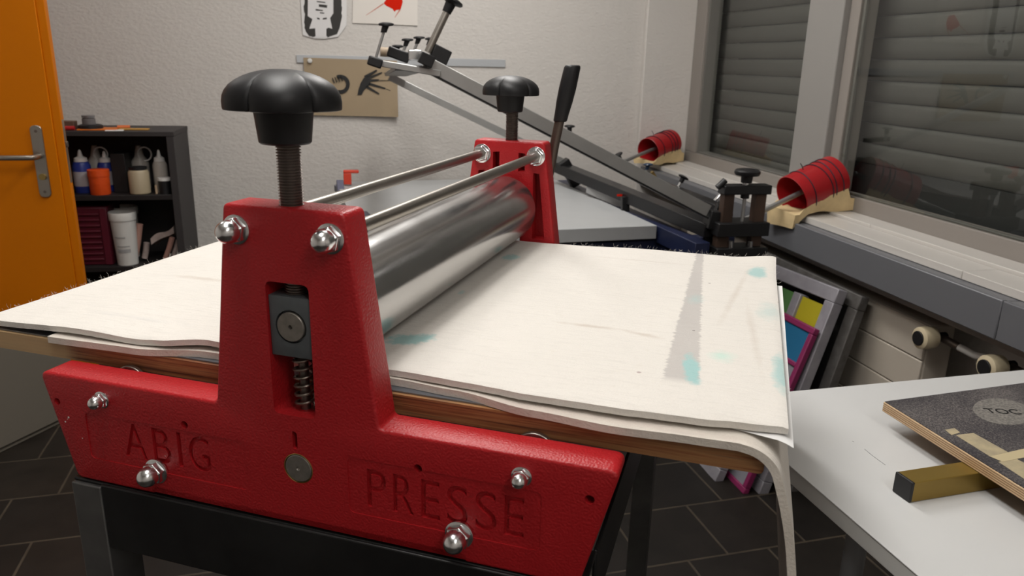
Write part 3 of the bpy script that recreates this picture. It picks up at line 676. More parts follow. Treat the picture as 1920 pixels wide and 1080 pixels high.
for x in (-48.5, 48.5):
    nut(R, x, YI, 303.5, -1, 1.15, False, 'hex_nut'); B().cyl((x*mm, T1*mm, .3035), (x*mm, (YI-8)*mm, .3035), .0072, 24).build('tie_rod', 'steel', R, press=True)
    B().cyl((x*mm, (YI-14)*mm, .3035), (x*mm, (YI)*mm, .3035), .0058, 16).build('rod_end', 'chrome', R, press=True)
    nut(R, x, T1, 303.5, 1, 1.0, False, 'hex_nut')
for px, py, r_ in ((128, 783, 1.4), (122, 791, 1.1), (126, 786, .6), (154, 822, .7)):
    q = hitp(px, py, -.4); q = PRESS.inverted() @ q; B().lathe((q.x, .0002, q.z), (0,-1,0), [(0,0),(0,r_*mm),(.0004,r_*.8*mm),(.0004,0)], 9).build('paint_chip', 'white', R, press=True)
# lower plug
B().lathe((0,.004,.066), (0,-1,0), [(0,0),(0,.0165),(.0035,.0165),(.0040,.0155),(.0030,.0150),(0,.015)], 40).build('bearing_ring', 'brass', R, press=True)
B().lathe((0,.004,.066), (0,-1,0), [(0,.0146),(.0036,.0146),(.0042,.0138),(.0042,.0022),(.001,0)], 40).build('axle_cap', 'axle', R, press=True)
# bearing block, axle, spring, screw
def block(y0, y1, front):
    o = B().box((-.0225, y0*mm, .183), (.0225, y1*mm, .243)).build('bearing_block', 'block', R, press=True, bevel=.0008)
    if front:
        boolean(o, [cutter(B().cyl((0, y0*mm-.003, .2135), (0, y0*mm+.006, .2135), .0165, 40))])
        B().lathe((0, y0*mm+.006, .2135), (0,-1,0), [(0,0),(0,.0145),(.0065,.0145),(.0072,.0138),(.0072,.0022),(.0035,.0018),(.003,0)], 40).build('axle_end', 'axle', o, press=True)
    return o
block(3, 35, True); block(YI+3, YI+38, False)
def helix(cx, cy, z0, z1, r, turns, wr): 
    n = int(turns*20); return B().tube([V((cx+r*math.cos(2*PI*i/20))*mm, (cy+r*math.sin(2*PI*i/20))*mm, (z0+(z1-z0)*i/n)*mm) for i in range(n+1)], wr*mm, 8)
for yc in (20, YI+20):
    helix(0, yc, 124.5, 182, 9.2, 6.5, 1.5).build('spring', 'spring', R, press=True)
    B().cyl((0, yc*mm, .123), (0, yc*mm, .181), .005, 14).build('spring_pin', 'screw', R, press=True)
def star_knob(yc, zb, Rk, xc=0, ph=0):
    """five lobed handwheel with hub, on a threaded spindle"""
    prof = []; z = zb; pitch = 2.6
    prof = [(0, 0), (0, 8.6)]; h = 0
    top = 1.0 if Rk > 50 else .94
    zs = .243; 
    s = B(); pr = [(0,0)]; L = zb-243; k = 0
    while k*pitch < L:
        pr += [(k*pitch*mm, 9.4*mm), ((k+.35)*pitch*mm, 11.2*mm), ((k+.5)*pitch*mm, 11.2*mm), ((k+.85)*pitch*mm, 9.4*mm)]; k += 1
    pr += [((L+4)*mm, 9.4*mm), ((L+4)*mm, 0)]
    sp = s.lathe((xc*.3*mm, yc*mm, .243), (0,0,1), pr, 28).build('pressure_screw', 'screw', R, press=True, angle=50)
    hub = B().lathe((xc*mm, yc*mm, zb*mm), (0,0,1), [(0,0),(0,21.5*top*mm),(.0015,23*top*mm),(20*top*mm,25*top*mm),(33*top*mm,26.5*top*mm),(33*top*mm,0)], 48).build('knob_hub', 'knob', sp, press=True)
    def rf(amp): return lambda a: 1 - amp*(1-abs(math.cos(2.5*(a)))**.55)
    b = B(); n = 180; rows = []
    for hh, rr, amp in [(32,24,0),(30,40,.03),(29.5,57,.14),(30,59.3,.15),(31.5,59.8,.15),(37,60,.145),(42,59,.14),(46.5,56.5,.13),(51,52,.115),(55,45.5,.09),(58.3,38,.065),(61,29,.04),(62.8,20,.02),(63.8,11,.01),(64,5,0)]:
        f = rf(amp); rows.append([b.bm.verts.new(((xc + rr*Rk/59*f(2*PI*i/n)*math.cos(2*PI*i/n+ph))*mm, (yc + rr*Rk/59*f(2*PI*i/n)*math.sin(2*PI*i/n+ph))*mm, (zb+hh*top*1.0)*mm)) for i in range(n)])
    for a, c in zip(rows, rows[1:]):
        for i in range(n): b.bm.faces.new((a[i], a[(i+1)%n], c[(i+1)%n], c[i]))
    b.bm.faces.new(rows[-1]); b.bm.faces.new(list(reversed(rows[0])))
    b.build('star_knob', 'knob', sp, press=True, angle=50)
# valley directions: -52 deg and +20 deg seen from the camera
star_knob(18, 382, 50.8, -3.5, math.radians(228.5))
star_knob(YI+20, 374, 48.5, -6, math.radians(225.5))
# roller
rb = B(); Rr = 56; zc = 213.5
rb.lathe((0, .0415, zc*mm), (0,1,0), [(0,0),(0,(Rr-1)*mm),(.001,Rr*mm),(.612,Rr*mm),(.613,(Rr-1)*mm),(.613,0)], 128)
ro = rb.build('roller', 'roller', R, press=True)
B().cyl((0, .030, zc*mm), (0, .0405, zc*mm), .018, 32).build('axle', 'axle', R, press=True)
B().cyl((0, .6546, zc*mm), (0, .755, zc*mm), .014, 32).build('axle', 'axle', R, press=True)
# crank lever behind the rear cheek
lv = lambda px, py, yy=740: V(*(PRESS.inverted() @ hitp(px, py, yy)))
hub = B().cyl((0, .718, zc*mm), (0, .752, zc*mm), .024, 28).build('crank_hub', 'steel', R, press=True, bevel=.002)
pts = [V(0, .735, zc*mm), lv(1005, 400), lv(1022, 355), lv(1032, 315), lv(1040, 270), lv(1048, 232), lv(1052, 215)]
B().tube(pts, .0085, 18).build('crank_lever', mat('lever_steel', (.12, .095, .08), .4, .8), R, press=True, angle=60)
a, b2 = lv(1050, 228), lv(1074, 122); ax2 = (b2-a); L = ax2.length
B().lathe(a, ax2, [(0,0),(0,.0105),(.002,.012),(L*.15,.0125),(L*.35,.0142),(L*.6,.0150),(L*.95,.0142),(L*.985,.0130),(L,.011),(L,0)], 32).build('grip', 'knob', R, press=True)
# bed: board, steel plate, support wheels
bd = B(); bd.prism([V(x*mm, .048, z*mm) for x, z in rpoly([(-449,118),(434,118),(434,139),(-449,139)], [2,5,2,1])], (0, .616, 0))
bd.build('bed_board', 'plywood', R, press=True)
B().box((-.447, .052, .1392), (.428, .662, .1408)).build('bed_plate', 'zinc', R, press=True)
for x in (-235, 230):
    for yy in (42, 655):
        B().cyl((x*mm, (yy+4)*mm, .103), (x*mm, (yy+16)*mm, .103), .0145, 28).build('support_wheel', 'steel', R, press=True, bevel=.001)
    B().cyl((x*mm, .040, .103), (x*mm, .0455, .103), .0222, 36).build('wheel_flange', 'steel', R, press=True, bevel=.0008)
    B().cyl((x*mm, .01, .103), (x*mm, .69, .103), .005, 12).build('wheel_axle', 'steel', R, press=True)
B().cyl((0, .0045, .066), (0, .69, .066), .014, 24).build('lower_shaft', 'axle', R, press=True)
for x, z in ((-174, 30), (171, 30)): B().cyl((x*mm, .036, z*mm), (x*mm, .677, z*mm), .008, 16).build('tie_rod', 'steel', R, press=True)

# felts (lying on the bed, top-level)
def smooth(a, b, x): t = max(0, min(1, (x-a)/(b-a))); return t*t*(3-2*t)
def pl(x, P):
    if x <= P[0][0]: return P[0][1]
    for (a, b), (c, d) in zip(P, P[1:]):
        if x <= c: t = (x-a)/(c-a); t = t*t*(3-2*t); return b+(d-b)*t
    return P[-1][1]
def upper_top(u, v):
    x = -455 + 906*u; y0 = pl(x, [(-455,53),(-417,50),(-343,49),(-268,49),(-196,51),(-140,62),(65,66),(146,60),(224,54),(300,53),(371,56),(416,62),(452,66)]) + .8*noise.noise(V(x*.05, 0, 7))
    y1 = 668 if x > -440 else 660
    y = y0 + (y1-y0)*v
    z = 157.4 + (1.4 + 1.2*noise.noise(V(x*.006, y*.006, 3))) * smooth(60, 130, abs(x))
    z -= 6*smooth(-300, -455, x)
    z += 5*smooth(.9, 1, v)*smooth(120, 260, x) + 7*smooth(.85, 1, v)*smooth(380, 450, x)
    z += 3.5*math.exp(-((x+150)/45)**2)*(1-smooth(0, .16, v)) - 2.5*math.exp(-((x+230)/40)**2)*(1-smooth(0, .2, v))
    return x, y, z
def ut(u, v): x, y, z = upper_top(u, v); e = 1.5*(max(0, 1-min(v, 1-v)*300) + max(0, 1-min(u, 1-u)*400)); return V(x*mm, y*mm, (z-e)*mm)
def ub(u, v):
    x, y, z = upper_top(u, v); j = .7*noise.noise(V(x*.15, 0, 1)); return V(x*mm, (y+(-j if v < .01 else 0))*mm, (z-8)*mm)
class G(B): pass
f1 = B(); us = 180
def nonuni(k, n):  # cluster rows at the borders
    return k
f1.grid(180, 110, ut, ub)
uf = tag(f1.build('felt_blanket', 'felt', None, press=True, angle=50), 'upper cream felt blanket with teal ink stains lying on the press bed', 'felt blanket')
# fuzz along the blanket edges
fz = B()
for i in range(420):
    if i < 230: u, v = 0.001, random.uniform(.02, .98)
    elif i < 380: u, v = random.uniform(.62, 1), .999
    else: u, v = .999, random.random()
    x, y, z = upper_top(u, v); p = V(x*mm, y*mm, (z-random.uniform(0, 6))*mm); d_ = V(random.uniform(-1, .3) if u < .5 else random.uniform(-.5, 1), random.uniform(-.6, .6) if i < 230 else random.uniform(0, 1), random.uniform(.1, 1)).normalized()
    L = random.uniform(.003, .008); c_ = V(random.uniform(-1,1), random.uniform(-1,1), random.uniform(-1,1))*.003
    fz.tube([p, p+d_*L*.5+c_*.6, p+d_*L+c_*.2], .00009, 3, False)
fo = fz.build('fuzz', mat('felt_fibre', (.75,.71,.65), .9), uf, press=True); fo['kind'] = 'stuff'
# lower felt: path of the top surface along x, dropping over the bed end
LP = []
def lf_path():
    pts = [(-345, 0)]; x = -345
    while x < 408: x += 9; pts.append((x, 0))
    cx, cz, r = 412, -30, 30
    for i in range(1, 11):
        a = PI/2*(i/10)*.93; pts.append((cx+r*math.sin(a)+2*i*.4, cz+r*math.cos(a)))
    lx, lz = pts[-1]
    for i in range(1, 16): pts.append((lx+ 30*(1-math.exp(-i/6))+.35*i, lz-14*i))
    return pts
LPTS = lf_path(); NL = len(LPTS)-1
def lfp(u, v, top):
    i = min(NL, max(0, u*NL)); k = min(NL-1, int(i)); f = i-k; x = LPTS[k][0]*(1-f)+LPTS[k+1][0]*f; dz = LPTS[k][1]*(1-f)+LPTS[k+1][1]*f
    tx, tz = LPTS[k+1][0]-LPTS[k][0], LPTS[k+1][1]-LPTS[k][1]; l = math.hypot(tx, tz); nx_, nz_ = -tz/l, tx/l
    y0 = pl(x, [(-345,40),(-230,43),(-140,58),(-60,62),(80,62),(140,57),(226,44),(303,39),(372,42),(417,43),(434,42)])
    if dz < 0: y0 = 42 - 4*smooth(0, -60, dz) + 3*noise.noise(V(0, 0, dz*.02))
    z = 148.6 + dz; droop = (1-smooth(0, 55, (v*(655-y0))))*(max(0, 56-y0)*.16) if dz == 0 else 0
    droop = (1-smooth(0, 55, (v*(655-y0))))*(max(0, 56-y0)*.16)
    y = y0 + (655-y0)*v; z -= droop
    o = 0 if top else -7.5
    return V((x+nx_*o)*mm, (y)*mm, (z+nz_*o)*mm)
f2 = B(); f2.grid(NL, 60, lambda u, v: lfp(u, v, True), lambda u, v: lfp(u, v, False))
tag(f2.build('felt_blanket', 'felt2', None, press=True, angle=60), 'lower beige felt blanket hanging down over the right end of the bed', 'felt blanket')
# paper between the felts
pq = lambda u, v, z: V((300+156*u+4*u*v)*mm, ((92-40*u)*(1-v)+566*v)*mm, (z-3.5*smooth(.93, 1, u)*(1-v))*mm)
pb = B(); pb.grid(24, 12, lambda u, v: pq(u, v, 149.15), lambda u, v: pq(u, v, 148.85))
tag(pb.build('paper_sheet', 'paper', None, press=True), 'white paper sheet sticking out between the two felts', 'paper')

# steel stand under the press
S = thing('press_stand', 'dark steel stand carrying the red press', 'stand', mtx=PRESS @ Matrix.Translation((0, .35, -.853)))
def sbox(name, lo, hi): return B().box([v*mm for v in lo], [v*mm for v in hi], PRESS).build(name, 'stand', S, bevel=.0015)
sbox('front_rail', (-251, -4, -80), (292, 0, -.5)); sbox('front_rail_flange', (-292, 0, -4.5), (292, 60, -.5))
sbox('rear_rail', (-292, 680, -80), (292, 720, -.5)); sbox('side_rail', (-292, 60, -80), (-288, 680, -.5)); sbox('side_rail', (288, 60, -80), (292, 680, -.5))
for x0, x1 in ((-292, -252), (252, 292)):
    for y0, y1 in ((0, 42), (676, 718)):
        zt_ = -4.6
        fl = x0 < 0 and y0 == 0; B().box([v*mm for v in (x0+(4.1 if (x0 < 0 and not fl) else 0), -4 if fl else y0+.5, -853)], [v*mm for v in (x1-(0 if x0 < 0 else 4.1), y1, zt_ if y0 == 0 else -80)], PRESS).build('leg', 'leg', S, bevel=.0015)
sbox('lower_shelf_bar', (-288, 20, -640), (-262, 680, -615)); sbox('lower_shelf_bar', (262, 20, -640), (288, 680, -615))

# ================================================================ SCREEN PRINTING TABLE
ang = math.radians(4.4)
ST = thing('screen_printing_table', 'grey screen printing table with raised hinged aluminium arms, behind the press', 'screen printing table', (.5, 3.0, 0))
c0 = V(1.05, 2.487, .764); ux = V(math.cos(ang), math.sin(ang), 0); uy = V(-math.sin(ang), math.cos(ang), 0)
TM = Matrix((ux, uy, V(0,0,1))).transposed().to_4x4(); TM.translation = c0   # local: x<=0 to the left, y>=0 away
B().box((-1.04, 0, -.048), (0, 1.155, 0), TM).build('table_top', 'slab', ST, bevel=.002)
nb = B(); nb.box((-1.0, .03, -.13), (.34, .09, -.06), TM); nb.box((-1.0, 1.05, -.13), (.28, 1.10, -.06), TM); nb.box((-.98, .03, -.13), (-.92, 1.1, -.06), TM); nb.box((.02, -.05, -.145), (.10, 1.1, -.075), TM); nb.box((-.5, .1, -.13), (-.44, 1.05, -.06), TM)
nb.build('base_frame', 'navy', ST, bevel=.003)
for x, y_ in ((-.95, .06), (.06, .06), (-.95, 1.07), (.06, 1.07)): B().box((x-.025, y_-.025, -.764), (x+.025, y_+.025, -.13), TM).build('leg', 'navy', ST, bevel=.003)
# hinge-side rails (run away from the camera along the table edge)
zz = .80
ra, rb_ = az(1340, 455, .775), az(1030, 318, .82)
B().bar(ay(1335, 432, 2.27), ay(1046, 312, 3.45), .06, .046).build('hinge_rail', 'blackrail', ST, bevel=.003)
B().bar(ay(1352, 392, 2.33), ay(1175, 322, 3.42), .05, .030).build('hinge_rail', 'blackrail', ST, bevel=.003)
B().box((.008, -.26, -.065), (.062, 1.10, -.004), TM).build('lower_rail', 'navy', ST, bevel=.003)
for px, py, yy in ((1172, 368, 2.78), (1328, 440, 2.30)): B().bar(ay(px, py+32, yy), ay(px, py, yy), .03, .022, V(0,1,0)).build('rail_bracket', 'black', ST, bevel=.002)
B().bar(ay(1100, 355, 3.1), ay(1170, 385, 2.85), .004, .03).build('warning_sticker', 'greyp', ST)
B().box(ay(1163,366,2.80)-V(.014,.002,.004), ay(1163,366,2.80)+V(.014,.0,.004)).build('red_sticker', redi, ST)
# arms
A0, A1 = ay(1325, 396, 2.27), ay(795, 118, 2.27)
arm = B().bar(A0, A1, .03, .044).build('arm', 'alu', ST, bevel=.002)
B().bar(A0+V(0,-.017,-.020), A1+V(0,-.017,-.020), .004, .005).build('arm_seal', 'black', arm)
F0, F1 = ay(1062, 307, 3.40), ay(730, 144, 3.40)
B().bar(F0, F1, .03, .030).build('arm', 'alu', ST, bevel=.002)
B().bar(ay(1052,300,3.40)+V(0,-.03,0), ay(1078,345,3.40)+V(0,-.03,0), .05, .05).build('hinge_block', 'black', ST, bevel=.003)
B().bar(ay(1325,410,2.27), ay(1365,415,2.27), .05, .06).build('hinge_block', 'black', ST, bevel=.003)
# crossbar between the two arm tips and everything clamped on it
cA, cB = ay(770, 128, 2.27), ay(742, 140, 3.42)
B().bar(cA+V(0,-.02,0), cB+V(0,.02,0), .09, .014).build('cross_plate', 'alud', ST, bevel=.002)
B().bar(ay(703,117,2.26), ay(825,138,2.26), .035, .018).build('cross_bar', 'alu', ST, bevel=.002)
B().bar(ay(690,112,2.24), ay(716,121,2.24), .045, .026).build('end_cap', 'blackp', ST, bevel=.004)
B().bar(ay(787,106,2.235), ay(812,118,2.235), .04, .032).build('slider_block', 'black', ST, bevel=.002)
B().bar(ay(809,96,2.29), ay(840,112,2.29), .05, .046).build('stop_block', 'blackp', ST, bevel=.003)
B().bar(ay(727,95,2.34), ay(767,110,2.34), .03, .030).build('clamp_block', 'black', ST, bevel=.004)
B().cyl(ay(713,97,2.45), ay(742,99,2.45), .014, 20).build('wooden_roller', mat('tan_wood', (.34,.26,.18), .6), ST)
B().bar(ay(765,103,2.33), ay(790,104,2.33), .04, .03).build('slider_block', 'chrome', ST, bevel=.003)
def small_knob(base, tip, r, rod_r=.005, hub=.5, parent=None, rodmat='alu', mt_='knob', name='clamp_knob', hd=None):
    base, tip = Vector(base), Vector(tip); d_ = (tip-base).normalized(); hd = hd or r*1.3; L = (tip-base).length
    k = B().lathe(tip, -d_, [(0,0),(0,r*.55),(r*.12,r*.92),(r*.28,r),(r*.42,r*.85),(r*.5,r*.45),(hd,r*.38),(hd,0)], 28, rfun=None).build(name, mt_, parent or ST)
    if L > hd: B().cyl(base, tip-d_*(hd-.001), rod_r, 16).build('stem', rodmat, k)
    return k
small_knob(ay(705,108,2.26), ay(725,42,2.26), .022, .0042)
small_knob(ay(802,98,2.27), ay(850,-4,2.27), .034, .0105, rodmat='steel')
for (bx, by, tx, ty, yy, r) in [(742,102,746,84,2.36,.018), (757,95,765,72,2.5,.019), (777,94,787,68,2.55,.019), (800,92,810,70,2.7,.022)]: small_knob(ay(bx,by,yy), ay(tx,ty,yy), r, .005)
# knobs along the rails
small_knob(ay(1068,262,3.25), ay(1068,234,3.25), .024, .007)
B().bar(ay(1040,258,3.3), ay(1092,262,3.3), .03, .02).build('rail_bracket', 'black', ST, bevel=.002)
small_knob(ay(1172,318,3.25), ay(1158,288,3.25), .022, .006)
small_knob(ay(1208,335,3.0), ay(1216,306,3.0), .021, .006, mt_=mat('blue_black_plastic', (.01,.03,.07), .3))
small_knob(ay(1263,365,2.8), ay(1283,330,2.8), .022, .006)
B().bar(ay(1222,322,3.0), ay(1232,340,3.0), .02, .012).build('brass_tag', 'brass', ST)
for px, py, yy in ((1290,418,2.45), (1250,400,2.62)): B().cyl(ay(px,py+8,yy), ay(px,py-4,yy), .005, 12).build('bolt', 'chrome', ST)
# near screw clamp
def P2(px, py, yy=2.25): return ay(px, py, yy)
def hb_(px0, py0, px1, py1, y0, y1, name, mt_, par, bev=.003):
    a, b3 = P2(px0, py0), P2(px1, py1); return B().box((min(a.x,b3.x), y0, min(a.z,b3.z)), (max(a.x,b3.x), y1, max(a.z,b3.z))).build(name, mt_, par, bevel=bev)
rust = mat('rusty_post', (.075,.045,.032), .6, .4, var=.3)
cl = hb_(1338,415,1430,438,2.21,2.31,'screw_clamp','black',ST)
hb_(1352,346,1438,362,2.22,2.27,'top_bar','black',cl); hb_(1354,362,1367,416,2.23,2.262,'post',rust,cl,.001); hb_(1413,362,1426,416,2.23,2.262,'post',rust,cl,.001)
hb_(1340,438,1360,462,2.23,2.262,'post',rust,cl,.001); hb_(1404,438,1420,462,2.23,2.262,'post',rust,cl,.001); hb_(1334,461,1426,478,2.21,2.29,'foot_bar','black',cl)
bx = P2(1390,416); ex = P2(1392,362); B().cyl((bx.x, 2.246, bx.z), (bx.x, 2.246, ex.z), .006, 16).build('clamp_screw', 'alu', cl)
B().cyl((bx.x, 2.246, ex.z-.016), (bx.x, 2.246, ex.z), .014, 20).build('collar', 'blackp', cl)
B().cyl((bx.x, 2.246, P2(1396,347).z), (bx.x, 2.246, P2(1396,341).z), .012, 20).build('collar', 'chrome', cl)
kb = P2(1396,342).z; kt = P2(1396,312).z
B().lathe((bx.x, 2.246, kb), (0,0,1), [(0,0),(0,.0175),(.022,.019),(.024,.037),(.030,.041),(.037,.041),(.042,.036),(.045,.02),(.045,0)], 40, rfun=lambda a: 1).build('clamp_knob', 'knob', cl)
for px in (1362, 1398): B().cyl(P2(px,460)+V(0,-.03,0), P2(px,448)+V(0,-.03,0), .008, 12).build('bolt', 'chrome', cl)
B().cyl(P2(1345,352,2.24), P2(1360,338,2.24), .010, 16).build('clamp_stop', 'blackp', cl)
B().bar(P2(1335,432,2.32), P2(1356,385,2.32), .02, .045).build('hinge_plate', 'black', ST, bevel=.003)
B().bar(P2(1341,378,2.31), P2(1352,366,2.31), .014, .014).build('hinge_link', 'chrome', ST, bevel=.002)
# left side fittings of the table
lo = B(); lo.bar(ay(637,346,3.42), ay(640,372,3.35), .03, .06); lo.build('corner_fitting', mat('slate_blue', (.10,.10,.15), .5), ST, bevel=.003)
B().bar(ay(634,352,3.55), ay(688,412,2.75), .035, .03).build('side_rail', mat('slate_blue_rail', (.075,.08,.12), .5), ST, bevel=.003)
hk = B(); q = ay(652, 345, 3.45); hk.box((q.x-.017, 3.43, q.z), (q.x+.017, 3.46, q.z+.05)); hk.box((q.x-.017, 3.43, q.z+.05), (q.x+.05, 3.46, q.z+.062))
hk.build('stop_hook', mat('orange_red_plastic', (.62,.05,.02), .5), ST, bevel=.003)
tk = ay(728, 411, 2.72); B().bar(ay(712,417,2.70), ay(742,405,2.70), .02, .016).build('rubber_stop', 'blackp', ST, bevel=.002)

# counterweights: red tin on a steel rod, tied on foam, over the sill
def counterweight(label, c, ax3, r, L, hinge, tail, sill_z, foam_lo, foam_hi):
    ax3 = ax3.normalized(); o = thing('counterweight', label, 'counterweight', (c.x, c.y, sill_z), group='red counterweights resting on the window sill')
    a = c-ax3*L/2
    body = B().lathe(a, ax3, [(L*.06,0),(L*.06,r*.93),(0,r*.95),(-.002,r*.97),(0,r),(L,r),(L+.002,r*.97),(L,r*.94),(L-.012,r*.93),(L-.012,0)], 48)
    # open near end
    body = B(); body.lathe(a, ax3, [(L*.75,0),(L*.75,r*.95),(0,r*.955),(-.002,r*.975),(0,r),(L,r),(L+.002,r*.975),(L,r*.94),(L-.01,r*.93),(L-.01,0)], 48)
    can = body.build('tin_can', 'canred', o)
    B().cyl(hinge, c+ax3*(L/2+tail), .009, 16).build('rod', 'alu', o)
    for f in (.22, .58, .70, .84):
        cc = a+ax3*(L*f); t = V(0,0,1); u = ax3.cross(t).normalized(); v = ax3.cross(u); tw = random.uniform(-.006,.006)
        B().tube([cc + (u*math.cos(w2)+v*math.sin(w2))*(r+.0018) + ax3*(tw*math.sin(w2+1)) for w2 in [2*PI*i/36 for i in range(37)]], .0018, 6).build('wire', 'wire', o)
    tp = a+ax3*(L*.2)+V(0,0,r+.004); B().tube([tp, tp+V(-.006,0,.012), tp+V(-.012,.004,.022)], .0015, 6).build('wire_end', 'wire', o)
    # foam pad: irregular wedge
    uz = V(0,0,1); sd = V(ax3.y, -ax3.x, 0).normalized(); fx = V(ax3.x, ax3.y, 0).normalized(); base = V(c.x, c.y, sill_z)
    f = B(); W = r*.95; nn = 14
    def top(u, v):
        s = (u-.5)*L*1.35; t_ = (v-.5)*2*W; zc_ = c.z + ax3.z*s/ (Vector((ax3.x,ax3.y)).length or 1)
        zz2 = zc_ - math.sqrt(max(0, (r+.001)**2 - t_*t_)) if abs(t_) < r*.98 and abs(s) < L*.52 else min(zc_ - r*.55, sill_z+.05 + .006*math.sin(9*u))
        zz2 = max(zz2, sill_z+.006)
        return base + fx*s + sd*t_ + uz*(zz2-sill_z+.004*math.sin(7*u+5*v))
    def bot(u, v):
        s = (u-.5)*L*1.35; t_ = (v-.5)*2*W*(.9+.1*math.sin(8*u)); pt = base + fx*s + sd*t_
        over = max(0, 1.512-pt.x); return pt + uz*(.002+.006*abs(math.sin(6*u+2*v)) - (min(.055, over*1.1) if foam_lo else 0))
    f.grid(nn, 10, top, bot); f.build('foam_pad', 'foam', o, angle=60)
    return o
cN = ax_(1524, 350, 1.575); hN = P2(1372, 424, 2.33)
counterweight('red tin counterweight on cream foam nearest the camera, beside the screw clamp', cN, cN-hN, .076, .185, hN, .03, ZS, True, 0)
cF = ax_(1237, 275, 1.53); hF = ay(1120, 322, 3.42)
counterweight('red tin counterweight on cream foam far back on the sill, by the corner', cF, cF-hF, .066, .19, hF.lerp(cF, .36), .035, ZS, False, 0)

# ================================================================ RADIATOR SIDE
rd = thing('radiator', 'cream grooved panel radiator under the grey cover', 'radiator', (1.60, 2.4, .10))
z = .10
pan = B(); y0, y1 = 1.715, 3.3
pan.box((1.556, y0, .10), (1.64, y1, .632))
pan.build('radiator_body', 'rad', rd, bevel=.006, seg=3)
rp = B()
for i in range(5): rp.box((1.548, y0+.001, .105+i*.106), (1.557, y1-.001, .105+i*.106+.103))
rp.build('front_ribs', 'rad', rd, bevel=.003)
def valve(px, py, x, label, rx):
    c = ax_(px, py, x); t_ = thing('radiator_valve', label, 'radiator valve', (c.x, c.y, c.z))
    B().lathe(c, (1, .0, 0), [(0,0),(0,.024),(.004,.030),(.02,.032),(.045,.029),(.048,0)], 32).build('valve_head', 'valve', t_)
    B().cyl(c+V(-.004,0,0), c+V(.002,0,0), .020, 28).build('dial_cap', 'blackp', t_, bevel=.001)
    B().cyl(c+V(.045,0,0), c+V(.085,0,0), .013, 20).build('valve_neck', 'black', t_)
    B().cyl(c+V(.07,0,0), c+V(.07,-.07,-.004), .011, 16).build('pipe_union', 'screw', t_)
    return c
v1 = valve(1722, 634, 1.50, 'cream thermostatic valve at the near end of the radiator', 0)
v2 = valve(1846, 689, 1.50, 'cream thermostatic valve just above the white table edge', 0)
tag(B().tube([v1+V(.07,-.07,-.004), v1+V(.075,-.12,-.008), v2+V(.075,.03,0)], .010, 14).build('heating_pipe', 'white'), 'pale heating pipe between the two radiator valves', 'pipe')

# ================================================================ SILK SCREEN FRAMES
def screen_frame(label, bot_r, top_r, width, mt_, meshcols, th=.035, bars=None, fw=.045, wall_side=1):
    """frame leaning back; bot_r/top_r: near bottom and near top corner; runs along +Y"""
    bot_r, top_r = Vector(bot_r), Vector(top_r); vv = (top_r-bot_r); Hh = vv.length; vv.normalize(); uu = V(0,1,0); uu = (uu - vv*uu.dot(vv)).normalized(); nn = uu.cross(vv)
    mtx = Matrix((uu, vv, nn)).transposed().to_4x4(); mtx.translation = bot_r
    if nn.x > 0: pass
    o = thing('silk_screen', label, 'silk screen', mtx=mtx, group='silk screen frames leaning by the radiator')
    s = 1 if nn.x > 0 else -1
    f = B(); f.box((0,0,0),(width,fw,th*s),mtx); f.box((0,Hh-fw,0),(width,Hh,th*s),mtx); f.box((0,fw,0),(fw,Hh-fw,th*s),mtx); f.box((width-fw,fw,0),(width,Hh-fw,th*s),mtx)
    for (a, b4, c_, d_) in (bars or []): f.box((a,b4,0),(c_,d_,th*s),mtx)
    f.build('frame', mt_, o, bevel=.003)
    for (a, b4, c_, d_, mc, nm) in meshcols: B().box((a,b4,th*s*.3),(c_,d_,th*s*.3+.001*s),mtx).build(nm, mc, o, smooth=False)
    return o, mtx
alum = mat('grey_screen_frame', (.36,.35,.38), .5, .2, col2=(.26,.25,.28), vscale=14)
yel = mat('yellow_screen', (.42,.36,.01), .6); grn = mat('green_screen', (.08,.20,.06), .6); blu = mat('blue_screen', (.008,.12,.25), .6); mag = mat('magenta_paint', (.22,.014,.085), .6); gy = mat('grey_mesh', (.22,.22,.25), .6)
screen_frame('grey aluminium screen frame with yellow and green panels, front of the stack', (1.235, 1.935, 0), (1.438, 1.97, .668), .62, alum,
    [(.045,.50,.165,.635,yel,'screen_mesh'), (.205,.50,.42,.635,grn,'screen_mesh'), (.045,.045,.57,.46,gy,'screen_mesh')], bars=[(.045,.46,.575,.50),(.165,.50,.205,.64)])
screen_frame('screen frame with magenta edge and blue mesh, low in the stack', (1.185, 1.945, 0), (1.372, 1.965, .545), .50, mag,
    [(.02,.455,.48,.56,blu,'screen_mesh'), (.02,.02,.48,.44,gy,'screen_mesh')], bars=[(.02,.44,.48,.455)], fw=.020, th=.02)
screen_frame('small pale grey screen frame standing foremost in the stack', (1.13, 2.03, 0), (1.29, 2.06, .44), .45, alum,
    [(.045,.045,.40,.42,gy,'screen_mesh')], th=.03)
screen_frame('dark stained wooden screen frame behind the grey one', (1.345, 1.93, 0), (1.490, 1.93, .655), .60, mat('dark_stained_wood', (.06,.055,.05), .6, col2=(.12,.115,.11), vscale=25),
    [(.04,.04,.56,.62,mat('dark_mesh', (.02,.018,.018), .7),'screen_mesh')], th=.03)

